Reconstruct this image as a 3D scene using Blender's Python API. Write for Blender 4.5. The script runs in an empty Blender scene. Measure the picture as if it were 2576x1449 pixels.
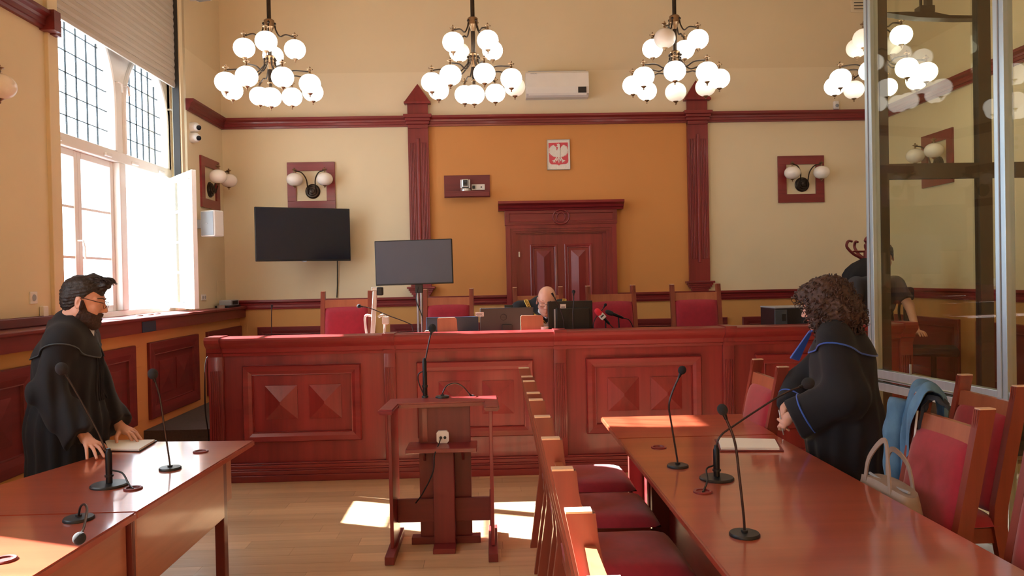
import bpy, bmesh, math, random
import numpy as np
from mathutils import Vector, Matrix, noise as mnoise

SC = bpy.context.scene
COL = SC.collection
PI = math.pi
random.seed(7)

# ------------------------------------------------------------------ camera
FPX, W, H, CAMZ = 1935.0, 2576, 1449, 1.65
YAW, PITCH, ROLL = 0.02869, -0.01221, math.radians(1.15)
_f = Vector((math.sin(YAW) * math.cos(PITCH), math.cos(YAW) * math.cos(PITCH), math.sin(PITCH)))
_r = Vector((math.cos(YAW), -math.sin(YAW), 0))
_u = _r.cross(_f)
CR = _r * math.cos(ROLL) - _u * math.sin(ROLL)
CU = _r * math.sin(ROLL) + _u * math.cos(ROLL)
CF = _f
cam_d = bpy.data.cameras.new('camera')
cam_d.sensor_fit = 'HORIZONTAL'
cam_d.sensor_width = 36.0
cam_d.lens = 36.0 * FPX / W
cam_d.clip_start = 0.05
cam = bpy.data.objects.new('camera', cam_d)
COL.objects.link(cam)
cam.matrix_world = Matrix(((CR.x, CU.x, -CF.x, 0), (CR.y, CU.y, -CF.y, 0), (CR.z, CU.z, -CF.z, CAMZ), (0, 0, 0, 1)))
SC.camera = cam


def at(px, py, X=None, Y=None, Z=None):
    """the point on the plane X=, Y= or Z= that is seen at a photograph pixel"""
    d = CF + CR * ((px - W / 2) / FPX) - CU * ((py - H / 2) / FPX)
    t = X / d.x if X is not None else (Y / d.y if Y is not None else (Z - CAMZ) / d.z)
    return Vector((0, 0, CAMZ)) + d * t


# ------------------------------------------------------------------ light
SC.view_settings.view_transform = 'Standard'
SC.view_settings.look = 'None'
SC.view_settings.exposure = 0.28
SC.view_settings.gamma = 1.0
SC.view_settings.use_curve_mapping = False
SC.cycles.use_denoising = True
SC.cycles.max_bounces = 8
SC.cycles.diffuse_bounces = 5
SC.cycles.transparent_max_bounces = 12
SC.cycles.caustics_reflective = False
SC.cycles.caustics_refractive = False
SC.cycles.sample_clamp_indirect = 6.0

world = bpy.data.worlds.new('daylight')
world.use_nodes = True
SC.world = world
world.node_tree.nodes['Background'].inputs[0].default_value = (0.74, 0.87, 1.0, 1)
world.node_tree.nodes['Background'].inputs[1].default_value = 6.0

sun_d = bpy.data.lights.new('sun', 'SUN')
sun_d.energy = 60.0
sun_d.angle = math.radians(0.6)
sun_d.color = (1.0, 0.96, 0.90)
sun = bpy.data.objects.new('sun', sun_d)
COL.objects.link(sun)
SUN_DIR = Vector((1.0, -0.40, -0.655)).normalized()
sun.rotation_euler = SUN_DIR.to_track_quat('-Z', 'Y').to_euler()
sun.location = (-12, 8, 9)

XL, XR, YB, YF, ZC = -3.4, 5.19, 10.0, -4.6, 6.2     # room shell
DAIS = 0.31
WIN = [(6.15, 8.85), (1.0, 3.72), (-3.95, -1.25)]      # window openings in the wall, along Y
for (a, b) in WIN:                                    # sky portals at the openings (guide sampling, add no light)
    pd = bpy.data.lights.new('window_portal', 'AREA')
    pd.shape = 'RECTANGLE'; pd.size = 2.5; pd.size_y = b - a
    pd.cycles.is_portal = True
    po = bpy.data.objects.new('window_portal', pd)
    COL.objects.link(po)
    po.location = (XL - 0.5, (a + b) / 2, 2.6)
    po.rotation_euler = (0, -PI / 2, 0)

# ------------------------------------------------------------------ materials
def lin(r, g, b):
    f = lambda c: (c / 255 / 12.92) if c / 255 <= 0.04045 else ((c / 255 + 0.055) / 1.055) ** 2.4
    return (f(r), f(g), f(b))


def newmat(name):
    m = bpy.data.materials.new(name); m.use_nodes = True
    nt = m.node_tree; b = nt.nodes['Principled BSDF']
    return m, nt, b


def mat(name, col, rough=0.6, metal=0.0, var=0.0, scale=(6, 6, 6), bump=0.0, bscale=80, coat=0.0, spec=0.5, sheen=0.0, emit=None):
    m, nt, b = newmat(name)
    b.inputs['Base Color'].default_value = (*col, 1)
    b.inputs['Roughness'].default_value = rough
    b.inputs['Metallic'].default_value = metal
    b.inputs['Coat Weight'].default_value = coat
    b.inputs['Coat Roughness'].default_value = 0.12
    b.inputs['Specular IOR Level'].default_value = spec
    b.inputs['Sheen Weight'].default_value = sheen
    if emit:
        b.inputs['Emission Color'].default_value = (*emit[0], 1)
        b.inputs['Emission Strength'].default_value = emit[1]
    tc = nt.nodes.new('ShaderNodeTexCoord')
    if var > 0:
        mp = nt.nodes.new('ShaderNodeMapping'); mp.inputs['Scale'].default_value = scale
        nz = nt.nodes.new('ShaderNodeTexNoise'); nz.inputs['Scale'].default_value = 1.0; nz.inputs['Detail'].default_value = 6
        rp = nt.nodes.new('ShaderNodeMapRange')
        rp.inputs['From Min'].default_value = 0.3; rp.inputs['From Max'].default_value = 0.7
        rp.inputs['To Min'].default_value = 1 - var; rp.inputs['To Max'].default_value = 1 + var
        mx = nt.nodes.new('ShaderNodeMix'); mx.data_type = 'RGBA'; mx.blend_type = 'MULTIPLY'
        mx.inputs['Factor'].default_value = 1.0
        mx.inputs['A'].default_value = (*col, 1)
        nt.links.new(tc.outputs['Object'], mp.inputs['Vector']); nt.links.new(mp.outputs[0], nz.inputs['Vector'])
        nt.links.new(nz.outputs[0], rp.inputs['Value']); nt.links.new(rp.outputs[0], mx.inputs['B'])
        nt.links.new(mx.outputs['Result'], b.inputs['Base Color'])
    if bump > 0:
        nb = nt.nodes.new('ShaderNodeTexNoise'); nb.inputs['Scale'].default_value = bscale; nb.inputs['Detail'].default_value = 4
        bp = nt.nodes.new('ShaderNodeBump'); bp.inputs['Strength'].default_value = bump; bp.inputs['Distance'].default_value = 0.01
        nt.links.new(tc.outputs['Object'], nb.inputs['Vector'])
        nt.links.new(nb.outputs[0], bp.inputs['Height']); nt.links.new(bp.outputs[0], b.inputs['Normal'])
    return m


def wood(name, c1, c2, axis='z', rough=0.38, coat=0.25, per_object=0.0):
    """straight-grained veneer, the grain running along one axis"""
    m, nt, b = newmat(name)
    tc = nt.nodes.new('ShaderNodeTexCoord')
    mp = nt.nodes.new('ShaderNodeMapping')
    s = {'x': (1.2, 26, 26), 'y': (26, 1.2, 26), 'z': (26, 26, 1.2)}[axis]
    mp.inputs['Scale'].default_value = s
    n1 = nt.nodes.new('ShaderNodeTexNoise'); n1.inputs['Scale'].default_value = 1.0; n1.inputs['Detail'].default_value = 8; n1.inputs['Roughness'].default_value = 0.62
    n2 = nt.nodes.new('ShaderNodeTexNoise'); n2.inputs['Scale'].default_value = 0.17; n2.inputs['Detail'].default_value = 3
    ad = nt.nodes.new('ShaderNodeMath'); ad.operation = 'MULTIPLY_ADD'; ad.inputs[1].default_value = 0.55
    rp = nt.nodes.new('ShaderNodeValToRGB')
    rp.color_ramp.elements[0].position = 0.38; rp.color_ramp.elements[0].color = (*c1, 1)
    rp.color_ramp.elements[1].position = 1.02; rp.color_ramp.elements[1].color = (*c2, 1)
    nt.links.new(tc.outputs['Object'], mp.inputs['Vector'])
    nt.links.new(mp.outputs[0], n1.inputs['Vector']); nt.links.new(mp.outputs[0], n2.inputs['Vector'])
    nt.links.new(n1.outputs[0], ad.inputs[0]); nt.links.new(n2.outputs[0], ad.inputs[2])
    nt.links.new(ad.outputs[0], rp.inputs[0])
    out = rp.outputs[0]
    if per_object:
        oi = nt.nodes.new('ShaderNodeObjectInfo')
        mr = nt.nodes.new('ShaderNodeMapRange'); mr.inputs['To Min'].default_value = 1 - per_object; mr.inputs['To Max'].default_value = 1 + per_object
        mx = nt.nodes.new('ShaderNodeMix'); mx.data_type = 'RGBA'; mx.blend_type = 'MULTIPLY'; mx.inputs['Factor'].default_value = 1.0
        nt.links.new(oi.outputs['Random'], mr.inputs['Value']); nt.links.new(out, mx.inputs['A']); nt.links.new(mr.outputs[0], mx.inputs['B'])
        out = mx.outputs['Result']
    nt.links.new(out, b.inputs['Base Color'])
    b.inputs['Roughness'].default_value = rough
    b.inputs['Coat Weight'].default_value = coat
    b.inputs['Coat Roughness'].default_value = 0.1
    bp = nt.nodes.new('ShaderNodeBump'); bp.inputs['Strength'].default_value = 0.06; bp.inputs['Distance'].default_value = 0.005
    nt.links.new(n1.outputs[0], bp.inputs['Height']); nt.links.new(bp.outputs[0], b.inputs['Normal'])
    return m


def glass(name, tint, refl=1.0):
    m = bpy.data.materials.new(name); m.use_nodes = True
    nt = m.node_tree; nt.nodes.remove(nt.nodes['Principled BSDF'])
    out = nt.nodes['Material Output']
    tr = nt.nodes.new('ShaderNodeBsdfTransparent'); tr.inputs[0].default_value = (*tint, 1)
    gl = nt.nodes.new('ShaderNodeBsdfGlossy'); gl.inputs['Roughness'].default_value = 0.0
    gl.inputs['Color'].default_value = (refl, refl, refl, 1)
    lw = nt.nodes.new('ShaderNodeLayerWeight'); lw.inputs['Blend'].default_value = 0.5
    pw = nt.nodes.new('ShaderNodeMath'); pw.operation = 'POWER'; pw.inputs[1].default_value = 5.0
    ma = nt.nodes.new('ShaderNodeMath'); ma.operation = 'MULTIPLY_ADD'; ma.inputs[1].default_value = 0.5; ma.inputs[2].default_value = 0.03
    mx = nt.nodes.new('ShaderNodeMixShader')
    nt.links.new(lw.outputs['Facing'], pw.inputs[0]); nt.links.new(pw.outputs[0], ma.inputs[0])
    nt.links.new(ma.outputs[0], mx.inputs[0]); nt.links.new(tr.outputs[0], mx.inputs[1]); nt.links.new(gl.outputs[0], mx.inputs[2])
    nt.links.new(mx.outputs[0], out.inputs[0])
    return m


M = {}
M['cream'] = mat('cream_plaster', lin(226, 211, 178), 0.85, var=0.03, scale=(1, 1, 1), bump=0.05, bscale=140)
M['cream_high'] = mat('upper_plaster', lin(224, 209, 178), 0.85, var=0.03, scale=(1, 1, 1), bump=0.05, bscale=140)
M['tan_high'] = mat('tan_plaster', lin(217, 200, 167), 0.85, var=0.03, scale=(1, 1, 1), bump=0.05, bscale=140)
M['orange'] = mat('orange_plaster', lin(208, 144, 82), 0.8, var=0.03, scale=(1, 1, 1), bump=0.05, bscale=140)
M['ochre'] = mat('ochre_plaster', lin(208, 154, 92), 0.8, var=0.03, scale=(1, 1, 1), bump=0.05, bscale=140)
M['ceiling'] = mat('ceiling_paint', lin(226, 210, 182), 0.9, var=0.02, scale=(1, 1, 1))
RED1, RED2 = lin(94, 21, 25), lin(144, 43, 46)
M['red_x'] = wood('mahogany_grain_across', RED1, RED2, 'x')
M['red_y'] = wood('mahogany_grain_along', RED1, RED2, 'y')
M['red_z'] = wood('mahogany_grain_upright', RED1, RED2, 'z')
M['dark_x'] = wood('dark_mahogany_across', lin(82, 22, 25), lin(124, 40, 40), 'x', 0.5, 0.08)
M['dark_y'] = wood('dark_mahogany_along', lin(82, 22, 25), lin(124, 40, 40), 'y', 0.5, 0.08)
M['dark_z'] = wood('dark_mahogany_upright', lin(82, 22, 25), lin(124, 40, 40), 'z', 0.5, 0.08)
M['table'] = wood('table_veneer', lin(136, 56, 38), lin(176, 84, 58), 'x', 0.3, 1.0)
M['table_panel'] = wood('table_panel_veneer', lin(140, 84, 64), lin(178, 118, 92), 'y', 0.4, 0.2)
M['table_dark'] = wood('table_underframe', lin(70, 22, 20), lin(110, 36, 30), 'z', 0.45, 0.1)
M['chair_wood'] = wood('chair_beech', lin(136, 70, 48), lin(178, 106, 74), 'z', 0.35, 0.3)
M['chair_red'] = wood('chair_stained_beech', lin(104, 38, 30), lin(144, 62, 46), 'z', 0.35, 0.3)
M['endgrain'] = mat('chair_end_grain', lin(214, 178, 150), 0.6, var=0.08, scale=(90, 90, 90))
M['velour'] = mat('crimson_velour', lin(150, 16, 42), 0.85, var=0.1, scale=(30, 30, 30), bump=0.08, bscale=400, sheen=0.35)
M['oak'] = wood('oak_plank', lin(180, 147, 112), lin(222, 193, 154), 'x', 0.36, 0.12, 0.14)
M['oak_base'] = mat('oak_joint', lin(120, 86, 58), 0.7, var=0.1)
M['carpet'] = mat('grey_carpet', lin(74, 66, 66), 0.95, var=0.15, scale=(60, 60, 60), bump=0.2, bscale=500)
M['white_paint'] = mat('white_gloss_paint', lin(236, 234, 230), 0.4, var=0.02)
M['white_plastic'] = mat('white_plastic', lin(232, 230, 226), 0.4, var=0.02)
M['grey_plastic'] = mat('grey_plastic', lin(150, 156, 164), 0.45, var=0.03)
M['blind'] = mat('blind_slat', lin(180, 172, 162), 0.5, var=0.03, scale=(1, 1, 1))
M['lead'] = mat('window_lead', lin(52, 56, 58), 0.5, 0.6, var=0.1)
M['pane'] = glass('window_pane', (0.97, 0.98, 0.98), 0.9)
M['cage_glass'] = glass('dock_glass', (0.925, 0.935, 0.875), 0.9)
M['alu'] = mat('aluminium', lin(178, 194, 204), 0.35, 0.85, var=0.05, scale=(40, 40, 2))
M['alu_dark'] = mat('dark_gasket', lin(44, 42, 40), 0.6, 0.1, var=0.05)
M['brass'] = mat('antique_brass', lin(150, 122, 92), 0.35, 0.85, var=0.15, scale=(40, 40, 40))
M['bronze'] = mat('dark_bronze', lin(64, 54, 46), 0.4, 0.8, var=0.15, scale=(40, 40, 40))
M['opal_on'] = mat('lit_opal_glass', lin(255, 250, 240), 0.3, var=0.01, emit=((1.0, 0.95, 0.85), 3.5))
M['opal_dim'] = mat('dim_opal_glass', lin(250, 240, 222), 0.3, var=0.01, emit=((1.0, 0.9, 0.74), 0.45))
M['opal_off'] = mat('unlit_opal_glass', lin(244, 238, 230), 0.25, var=0.01)
M['black'] = mat('black_plastic', lin(26, 27, 30), 0.4, var=0.1)
M['black_foam'] = mat('black_foam', lin(34, 36, 42), 0.95, var=0.1, bump=0.3, bscale=500)
M['black_metal'] = mat('black_metal', lin(38, 38, 42), 0.35, 0.7, var=0.1)
M['stalk'] = mat('gooseneck_metal', lin(66, 58, 60), 0.3, 0.8, var=0.1, scale=(300, 300, 300))
M['screen'] = mat('dark_screen', lin(20, 26, 40), 0.22, var=0.02)
M['screen_grey'] = mat('matt_grey_screen', lin(78, 84, 98), 0.4, var=0.02)
M['navy'] = mat('navy_plastic', lin(30, 52, 78), 0.4, var=0.05)
M['paper'] = mat('paper', lin(236, 236, 234), 0.85, var=0.02)
M['robe'] = mat('black_robe_cloth', lin(17, 19, 27), 0.85, var=0.15, scale=(6, 6, 2), bump=0.05, bscale=600, sheen=0.05)
M['robe_blue'] = mat('blue_trim', lin(48, 92, 190), 0.6, var=0.05, sheen=0.2)
M['skin'] = mat('skin', lin(214, 160, 138), 0.5, var=0.06, scale=(14, 14, 14), bump=0.03, bscale=220)
M['skin_pale'] = mat('pale_skin', lin(222, 172, 152), 0.45, var=0.06, scale=(14, 14, 14), bump=0.03, bscale=220)
M['hair_dark'] = mat('dark_brown_hair', lin(40, 30, 28), 0.5, var=0.4, scale=(20, 120, 120), bump=0.4, bscale=160)
M['hair_curl'] = mat('curly_brown_hair', lin(66, 42, 34), 0.55, var=0.35, scale=(60, 60, 60), bump=0.3, bscale=120)
M['beard'] = mat('beard_hair', lin(58, 38, 32), 0.7, var=0.4, scale=(160, 160, 60), bump=0.5, bscale=260)
M['shirt'] = mat('white_shirt', lin(226, 230, 238), 0.75, var=0.03)
M['eye'] = mat('eye_white', lin(230, 226, 220), 0.2, var=0.02)
M['iris'] = mat('dark_iris', lin(48, 36, 30), 0.2, var=0.2)
M['lip'] = mat('lips', lin(186, 116, 106), 0.45, var=0.05)
M['gold'] = mat('gold_chain', lin(206, 170, 92), 0.3, 0.9, var=0.1)
M['silver'] = mat('silver', lin(196, 198, 202), 0.3, 0.8, var=0.05)
M['denim'] = mat('blue_denim', lin(84, 124, 158), 0.85, var=0.25, scale=(18, 18, 10), bump=0.2, bscale=500)
M['leather'] = mat('taupe_leather', lin(150, 132, 120), 0.5, var=0.08, scale=(20, 20, 20), bump=0.1, bscale=260)
M['tshirt'] = mat('charcoal_shirt', lin(48, 50, 58), 0.85, var=0.1)
M['coat'] = mat('black_coat', lin(24, 24, 28), 0.9, var=0.15, scale=(8, 8, 3))
M['red_foam'] = mat('red_foam', lin(216, 44, 62), 0.9, var=0.05, bump=0.3, bscale=500)
M['emblem_red'] = mat('emblem_red', lin(208, 76, 88), 0.6, var=0.02)
M['emblem_white'] = mat('emblem_white', lin(232, 226, 218), 0.6, var=0.06, scale=(90, 90, 40))
M['label_white'] = mat('label_white', lin(226, 226, 224), 0.6, var=0.02)
M['ink'] = mat('printed_ink', lin(60, 60, 64), 0.7, var=0.05)

# ------------------------------------------------------------------ mesh helpers
WLOC = {}


def wloc(o):
    v = Vector((0, 0, 0))
    while o is not None:
        v = v + WLOC.get(o.name, Vector((0, 0, 0))); o = o.parent
    return v


def tag(o, label=None, cat=None, group=None, kind=None):
    if label: o['label'] = label
    if cat: o['category'] = cat
    if group: o['group'] = group
    if kind: o['kind'] = kind
    return o


def thing(name, label, cat, loc=(0, 0, 0), group=None):
    o = bpy.data.objects.new(name, None); o.empty_display_size = 0.1
    COL.objects.link(o); o.location = loc; WLOC[o.name] = Vector(loc)
    return tag(o, label, cat, group)


class MB:
    """collects shapes in world coordinates and links them as one mesh object"""

    def __init__(s): s.v = []; s.f = []; s.mi = []; s.cur = 0

    def add(s, vs, fs):
        b = len(s.v); s.v += [tuple(p) for p in vs]; s.f += [tuple(i + b for i in f) for f in fs]; s.mi += [s.cur] * len(fs)
        return s

    def box(s, x0, x1, y0, y1, z0, z1, bev=0.0):
        x0, x1 = min(x0, x1), max(x0, x1); y0, y1 = min(y0, y1), max(y0, y1); z0, z1 = min(z0, z1), max(z0, z1)
        if bev <= 0:
            vs = [(x, y, z) for z in (z0, z1) for y in (y0, y1) for x in (x0, x1)]
            return s.add(vs, [(0, 2, 3, 1), (4, 5, 7, 6), (0, 1, 5, 4), (2, 6, 7, 3), (0, 4, 6, 2), (1, 3, 7, 5)])
        bm = bmesh.new(); bmesh.ops.create_cube(bm, size=1)
        for v in bm.verts: v.co = Vector(((x0 + x1) / 2 + v.co.x * (x1 - x0), (y0 + y1) / 2 + v.co.y * (y1 - y0), (z0 + z1) / 2 + v.co.z * (z1 - z0)))
        bev = min(bev, 0.48 * min(x1 - x0, y1 - y0, z1 - z0))
        bmesh.ops.bevel(bm, geom=bm.edges[:], offset=bev, segments=2, affect='EDGES', profile=0.5)
        return s.addbm(bm)

    def addbm(s, bm, mtx=None):
        bm.verts.index_update()
        vs = [(mtx @ v.co) if mtx else v.co.copy() for v in bm.verts]
        fs = [[v.index for v in f.verts] for f in bm.faces]
        bm.free(); return s.add(vs, fs)

    def obox(s, c, size, rot=None, bev=0.0):
        t = MB(); t.box(-size[0] / 2, size[0] / 2, -size[1] / 2, size[1] / 2, -size[2] / 2, size[2] / 2, bev)
        R = rot if rot is not None else Matrix.Identity(3)
        c = Vector(c)
        return s.add([R @ Vector(p) + c for p in t.v], t.f)

    def beam(s, a, b, w, h, up=(0, 0, 1), bev=0.0):
        a, b = Vector(a), Vector(b); d = (b - a); L = d.length; d.normalize()
        side = d.cross(Vector(up)); side.normalize(); u = side.cross(d)
        R = Matrix((d, side, u)).transposed()
        return s.obox((a + b) / 2, (L, w, h), R, bev)

    def prism(s, poly, axis, a, b):
        """extrude a closed 2-D polygon between a and b along x, y or z"""
        n = len(poly)
        P = {'x': lambda p, t: (t, p[0], p[1]), 'y': lambda p, t: (p[0], t, p[1]), 'z': lambda p, t: (p[0], p[1], t)}[axis]
        vs = [P(p, a) for p in poly] + [P(p, b) for p in poly]
        fs = [tuple(range(n - 1, -1, -1)), tuple(range(n, 2 * n))] + [(i, (i + 1) % n, n + (i + 1) % n, n + i) for i in range(n)]
        return s.add(vs, fs)

    def tube(s, pts, r, seg=10, cap=True):
        pts = [Vector(p) for p in pts]; n = len(pts)
        rr = r if isinstance(r, (list, tuple)) else [r] * n
        T = []
        for i in range(n):
            d = pts[min(i + 1, n - 1)] - pts[max(i - 1, 0)]
            T.append(d.normalized() if d.length > 1e-9 else Vector((0, 0, 1)))
        up = Vector((0, 0, 1)) if abs(T[0].z) < 0.9 else Vector((1, 0, 0))
        nrm = (up - T[0] * up.dot(T[0])).normalized()
        vs = []
        for i in range(n):
            nrm = (nrm - T[i] * nrm.dot(T[i]))
            if nrm.length < 1e-6: nrm = T[i].orthogonal()
            nrm.normalize(); bi = T[i].cross(nrm)
            for k in range(seg):
                a = 2 * PI * k / seg
                vs.append(pts[i] + (nrm * math.cos(a) + bi * math.sin(a)) * rr[i])
        fs = [(i * seg + k, i * seg + (k + 1) % seg, (i + 1) * seg + (k + 1) % seg, (i + 1) * seg + k) for i in range(n - 1) for k in range(seg)]
        if cap: fs += [tuple(range(seg - 1, -1, -1)), tuple(range((n - 1) * seg, n * seg))]
        return s.add(vs, fs)

    def lathe(s, prof, c=(0, 0, 0), seg=24, rot=None, sx=1.0, sy=1.0):
        """profile of (radius, z) turned about a local z axis at c"""
        c = Vector(c); R = rot if rot is not None else Matrix.Identity(3)
        n = len(prof); vs = []
        for (r, z) in prof:
            for k in range(seg):
                a = 2 * PI * k / seg
                vs.append(c + R @ Vector((r * math.cos(a) * sx, r * math.sin(a) * sy, z)))
        fs = [(i * seg + k, i * seg + (k + 1) % seg, (i + 1) * seg + (k + 1) % seg, (i + 1) * seg + k) for i in range(n - 1) for k in range(seg)]
        fs += [tuple(range(seg - 1, -1, -1)), tuple(range((n - 1) * seg, n * seg))]
        return s.add(vs, fs)

    def ball(s, c, r, seg=16, rings=10, sc=(1, 1, 1)):
        pr = [(max(1e-4, r * math.sin(PI * i / rings)), -r * math.cos(PI * i / rings)) for i in range(rings + 1)]
        t = MB(); t.lathe(pr, (0, 0, 0), seg)
        return s.add([(c[0] + p[0] * sc[0], c[1] + p[1] * sc[1], c[2] + p[2] * sc[2]) for p in t.v], t.f)

    def build(s, name, m, parent=None, smooth=False, angle=35, fixn=True, loc=None):
        me = bpy.data.meshes.new(name)
        if parent is not None: off = wloc(parent)
        else: off = Vector(loc) if loc is not None else Vector((0, 0, 0))
        me.from_pydata([(p[0] - off.x, p[1] - off.y, p[2] - off.z) for p in s.v], [], s.f)
        for mm in (m if isinstance(m, (list, tuple)) else [m]): me.materials.append(mm)
        if isinstance(m, (list, tuple)): me.polygons.foreach_set('material_index', s.mi)
        if fixn:
            bm = bmesh.new(); bm.from_mesh(me); bmesh.ops.recalc_face_normals(bm, faces=bm.faces[:]); bm.to_mesh(me); bm.free()
        if smooth:
            me.polygons.foreach_set('use_smooth', [True] * len(me.polygons))
            if angle < 180: me.set_sharp_from_angle(angle=math.radians(angle))
        me.update()
        o = bpy.data.objects.new(name, me); COL.objects.link(o)
        if parent is not None: o.parent = parent
        elif loc is not None: o.location = loc; WLOC[o.name] = Vector(loc)
        return o


def one(name, m, label, cat, mb, group=None, smooth=False, angle=35, loc=None):
    return tag(mb.build(name, m, None, smooth, angle, loc=loc), label, cat, group)


def copy_tree(o, parent=None):
    c = o.copy(); COL.objects.link(c); c.parent = parent
    for ch in o.children: copy_tree(ch, c)
    return c


def bez(p0, p1, p2, p3, n=16):
    p0, p1, p2, p3 = map(Vector, (p0, p1, p2, p3)); out = []
    for i in range(n + 1):
        t = i / n; q = 1 - t
        out.append(p0 * q ** 3 + p1 * 3 * q * q * t + p2 * 3 * q * t * t + p3 * t ** 3)
    return out


def spline(pts, n=8):
    """Catmull-Rom through the given points"""
    P = [Vector(p) for p in pts]; P = [P[0] * 2 - P[1]] + P + [P[-1] * 2 - P[-2]]
    out = []
    for i in range(1, len(P) - 2):
        a, b, c, d = P[i - 1:i + 3]
        for k in range(n):
            t = k / n
            out.append(0.5 * ((2 * b) + (c - a) * t + (2 * a - 5 * b + 4 * c - d) * t * t + (3 * b - a - 3 * c + d) * t ** 3))
    out.append(P[-2]); return out


def text_part(name, s, size, m, parent, loc, rot, align='CENTER'):
    cu = bpy.data.curves.new(name, 'FONT'); cu.body = s; cu.size = size; cu.align_x = align; cu.align_y = 'CENTER'; cu.extrude = 0.0004
    cu.materials.append(m)
    tmp = bpy.data.objects.new(name, cu); COL.objects.link(tmp)
    me = bpy.data.meshes.new_from_object(tmp.evaluated_get(bpy.context.evaluated_depsgraph_get()))
    bpy.data.objects.remove(tmp); bpy.data.curves.remove(cu)
    o = bpy.data.objects.new(name, me); COL.objects.link(o); o.parent = parent
    o.location = Vector(loc) - wloc(parent); o.rotation_euler = rot
    return o

# ================================================================== the room
# floor: boards on a base
fl = MB().box(XL - 0.4, XR + 0.2, YF - 0.2, YB + 0.2, -0.2, -0.006).build('floor', M['oak_base'])
tag(fl, 'light oak strip parquet floor', kind='structure')
rng = random.Random(3)
y = 1.6
row = 0
while y < 6.62:
    x = -2.35 - rng.random() * 0.9
    while x < 4.2:
        L = rng.choice((0.7, 0.9, 1.1, 1.3))
        MB().box(x + 0.0008, x + L - 0.0008, y + 0.0008, y + 0.139, -0.006, 0.0).build('plank', M['oak'], fl)
        x += L
    y += 0.14; row += 1
o = MB()
for (x0, x1, y0, y1) in ((XL, XR, YF, 1.6), (XL, -3.25, 1.6, 6.62), (4.2 + 1.3, XR, 1.6, 6.62), (XL, XR, 6.62, YB)):
    if x1 > x0: o.box(x0, x1, y0, y1, -0.006, -0.0005)
tag(o.build('far_boards', M['oak'], fl), kind='stuff')

ds = MB()
ds.box(-2.3, XR, 6.62, YB, -0.004, DAIS); ds.box(XL, -2.3, 7.2, YB, -0.004, DAIS)
tag(ds.build('floor_dais', M['carpet']), 'raised dais with dark grey carpet behind the bench', kind='structure')
tag(MB().box(XL - 0.45, XR + 0.2, YF - 0.2, YB + 0.2, ZC, ZC + 0.2).build('ceiling', M['ceiling']), 'plain cream ceiling', kind='structure')

PX1 = (at(1028, 380, Y=YB).x, at(1079, 380, Y=YB).x)      # pilasters
PX2 = (at(1729, 480, Y=YB).x, at(1780, 480, Y=YB).x)
ZCO0, ZCO1 = 3.635, 3.765                                  # cornice
ZDA0, ZDA1 = 1.32, 1.44                                    # dado rail
mb = MB()
for (z0, z1, cols) in ((0, 1.38, [(XL, XR, 2)]), (1.38, 3.7, [(XL, sum(PX1) / 2, 0), (sum(PX1) / 2, sum(PX2) / 2, 1), (sum(PX2) / 2, XR, 0)]), (3.7, 4.34, [(XL, XR, 3)]), (4.34, ZC, [(XL, XR, 4)])):
    for (a, b, k) in cols:
        mb.cur = k
        mb.box(a, b, YB, YB + 0.25, z0, z1)
tag(mb.build('wall_back', [M['cream'], M['orange'], M['ochre'], M['cream_high'], M['tan_high']]), 'back wall, cream with an orange middle field and ochre dado', kind='structure')

mb = MB()
mb.cur = 0; mb.box(XR, XR + 0.25, YF, YB + 0.25, 1.38, 3.7)
mb.cur = 2; mb.box(XR, XR + 0.25, YF, YB + 0.25, 0, 1.38)
mb.cur = 3; mb.box(XR, XR + 0.25, YF, YB + 0.25, 3.7, 4.34)
mb.cur = 4; mb.box(XR, XR + 0.25, YF, YB + 0.25, 4.34, ZC)
tag(mb.build('wall_right', [M['cream'], M['orange'], M['ochre'], M['cream_high'], M['tan_high']]), 'cream wall with ochre dado behind the glass dock', kind='structure')
mb = MB()
mb.cur = 0; mb.box(XL - 0.45, XR + 0.25, YF - 0.25, YF, 1.38, ZC)
mb.cur = 1; mb.box(XL - 0.45, XR + 0.25, YF - 0.25, YF, 0, 1.38)
tag(mb.build('wall_front', [M['cream'], M['ochre']]), 'cream wall opposite the bench', kind='structure')

XO = XL - 0.45
mb = MB()
mb.cur = 0
edges = [YF] + [e for (a, b) in sorted(WIN) for e in (a, b)] + [YB + 0.25]
for i in range(0, len(edges), 2):
    mb.cur = 0; mb.box(XO, XL, edges[i], edges[i + 1], 1.36, 3.7)
    mb.cur = 3; mb.box(XO, XL, edges[i], edges[i + 1], 3.7, 4.34)
    mb.cur = 4; mb.box(XO, XL, edges[i], edges[i + 1], 4.34, ZC)
for k, (a, b) in enumerate(WIN):
    mb.cur = 3; mb.box(XO, XL, a, b, 5.1 if k == 0 else 3.86, ZC)
mb.cur = 2; mb.box(XO, XL, YF, YB + 0.25, 0, 1.36)
tag(mb.build('wall_left', [M['cream'], M['orange'], M['ochre'], M['cream_high'], M['tan_high']]), 'cream window wall with tall arched windows', kind='structure')

# radiator casing under the windows: ochre boxing
tag(MB().box(XL, -3.23, 1.0, YB, 0.0, 1.225).build('trim_1', M['ochre']), 'ochre painted radiator casing below the window ledge', kind='structure')
# window ledge
lg = MB()
lg.box(XL - 0.16, -3.12, 6.15, 8.85, 1.335, 1.365, 0.008)
lg.box(XL, -3.12, 8.85, YB, 1.335, 1.365, 0.008)
lg.box(XL, -3.12, 1.0, 6.15, 1.335, 1.365, 0.008)
lg.box(XL, -3.15, 1.0, YB, 1.225, 1.335)
lg.box(XL, -3.36, 1.0, 6.05, 1.365, 1.44, 0.01)
tag(lg.build('trim_2', M['dark_y']), 'dark mahogany window ledge along the window wall', kind='structure')


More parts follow.
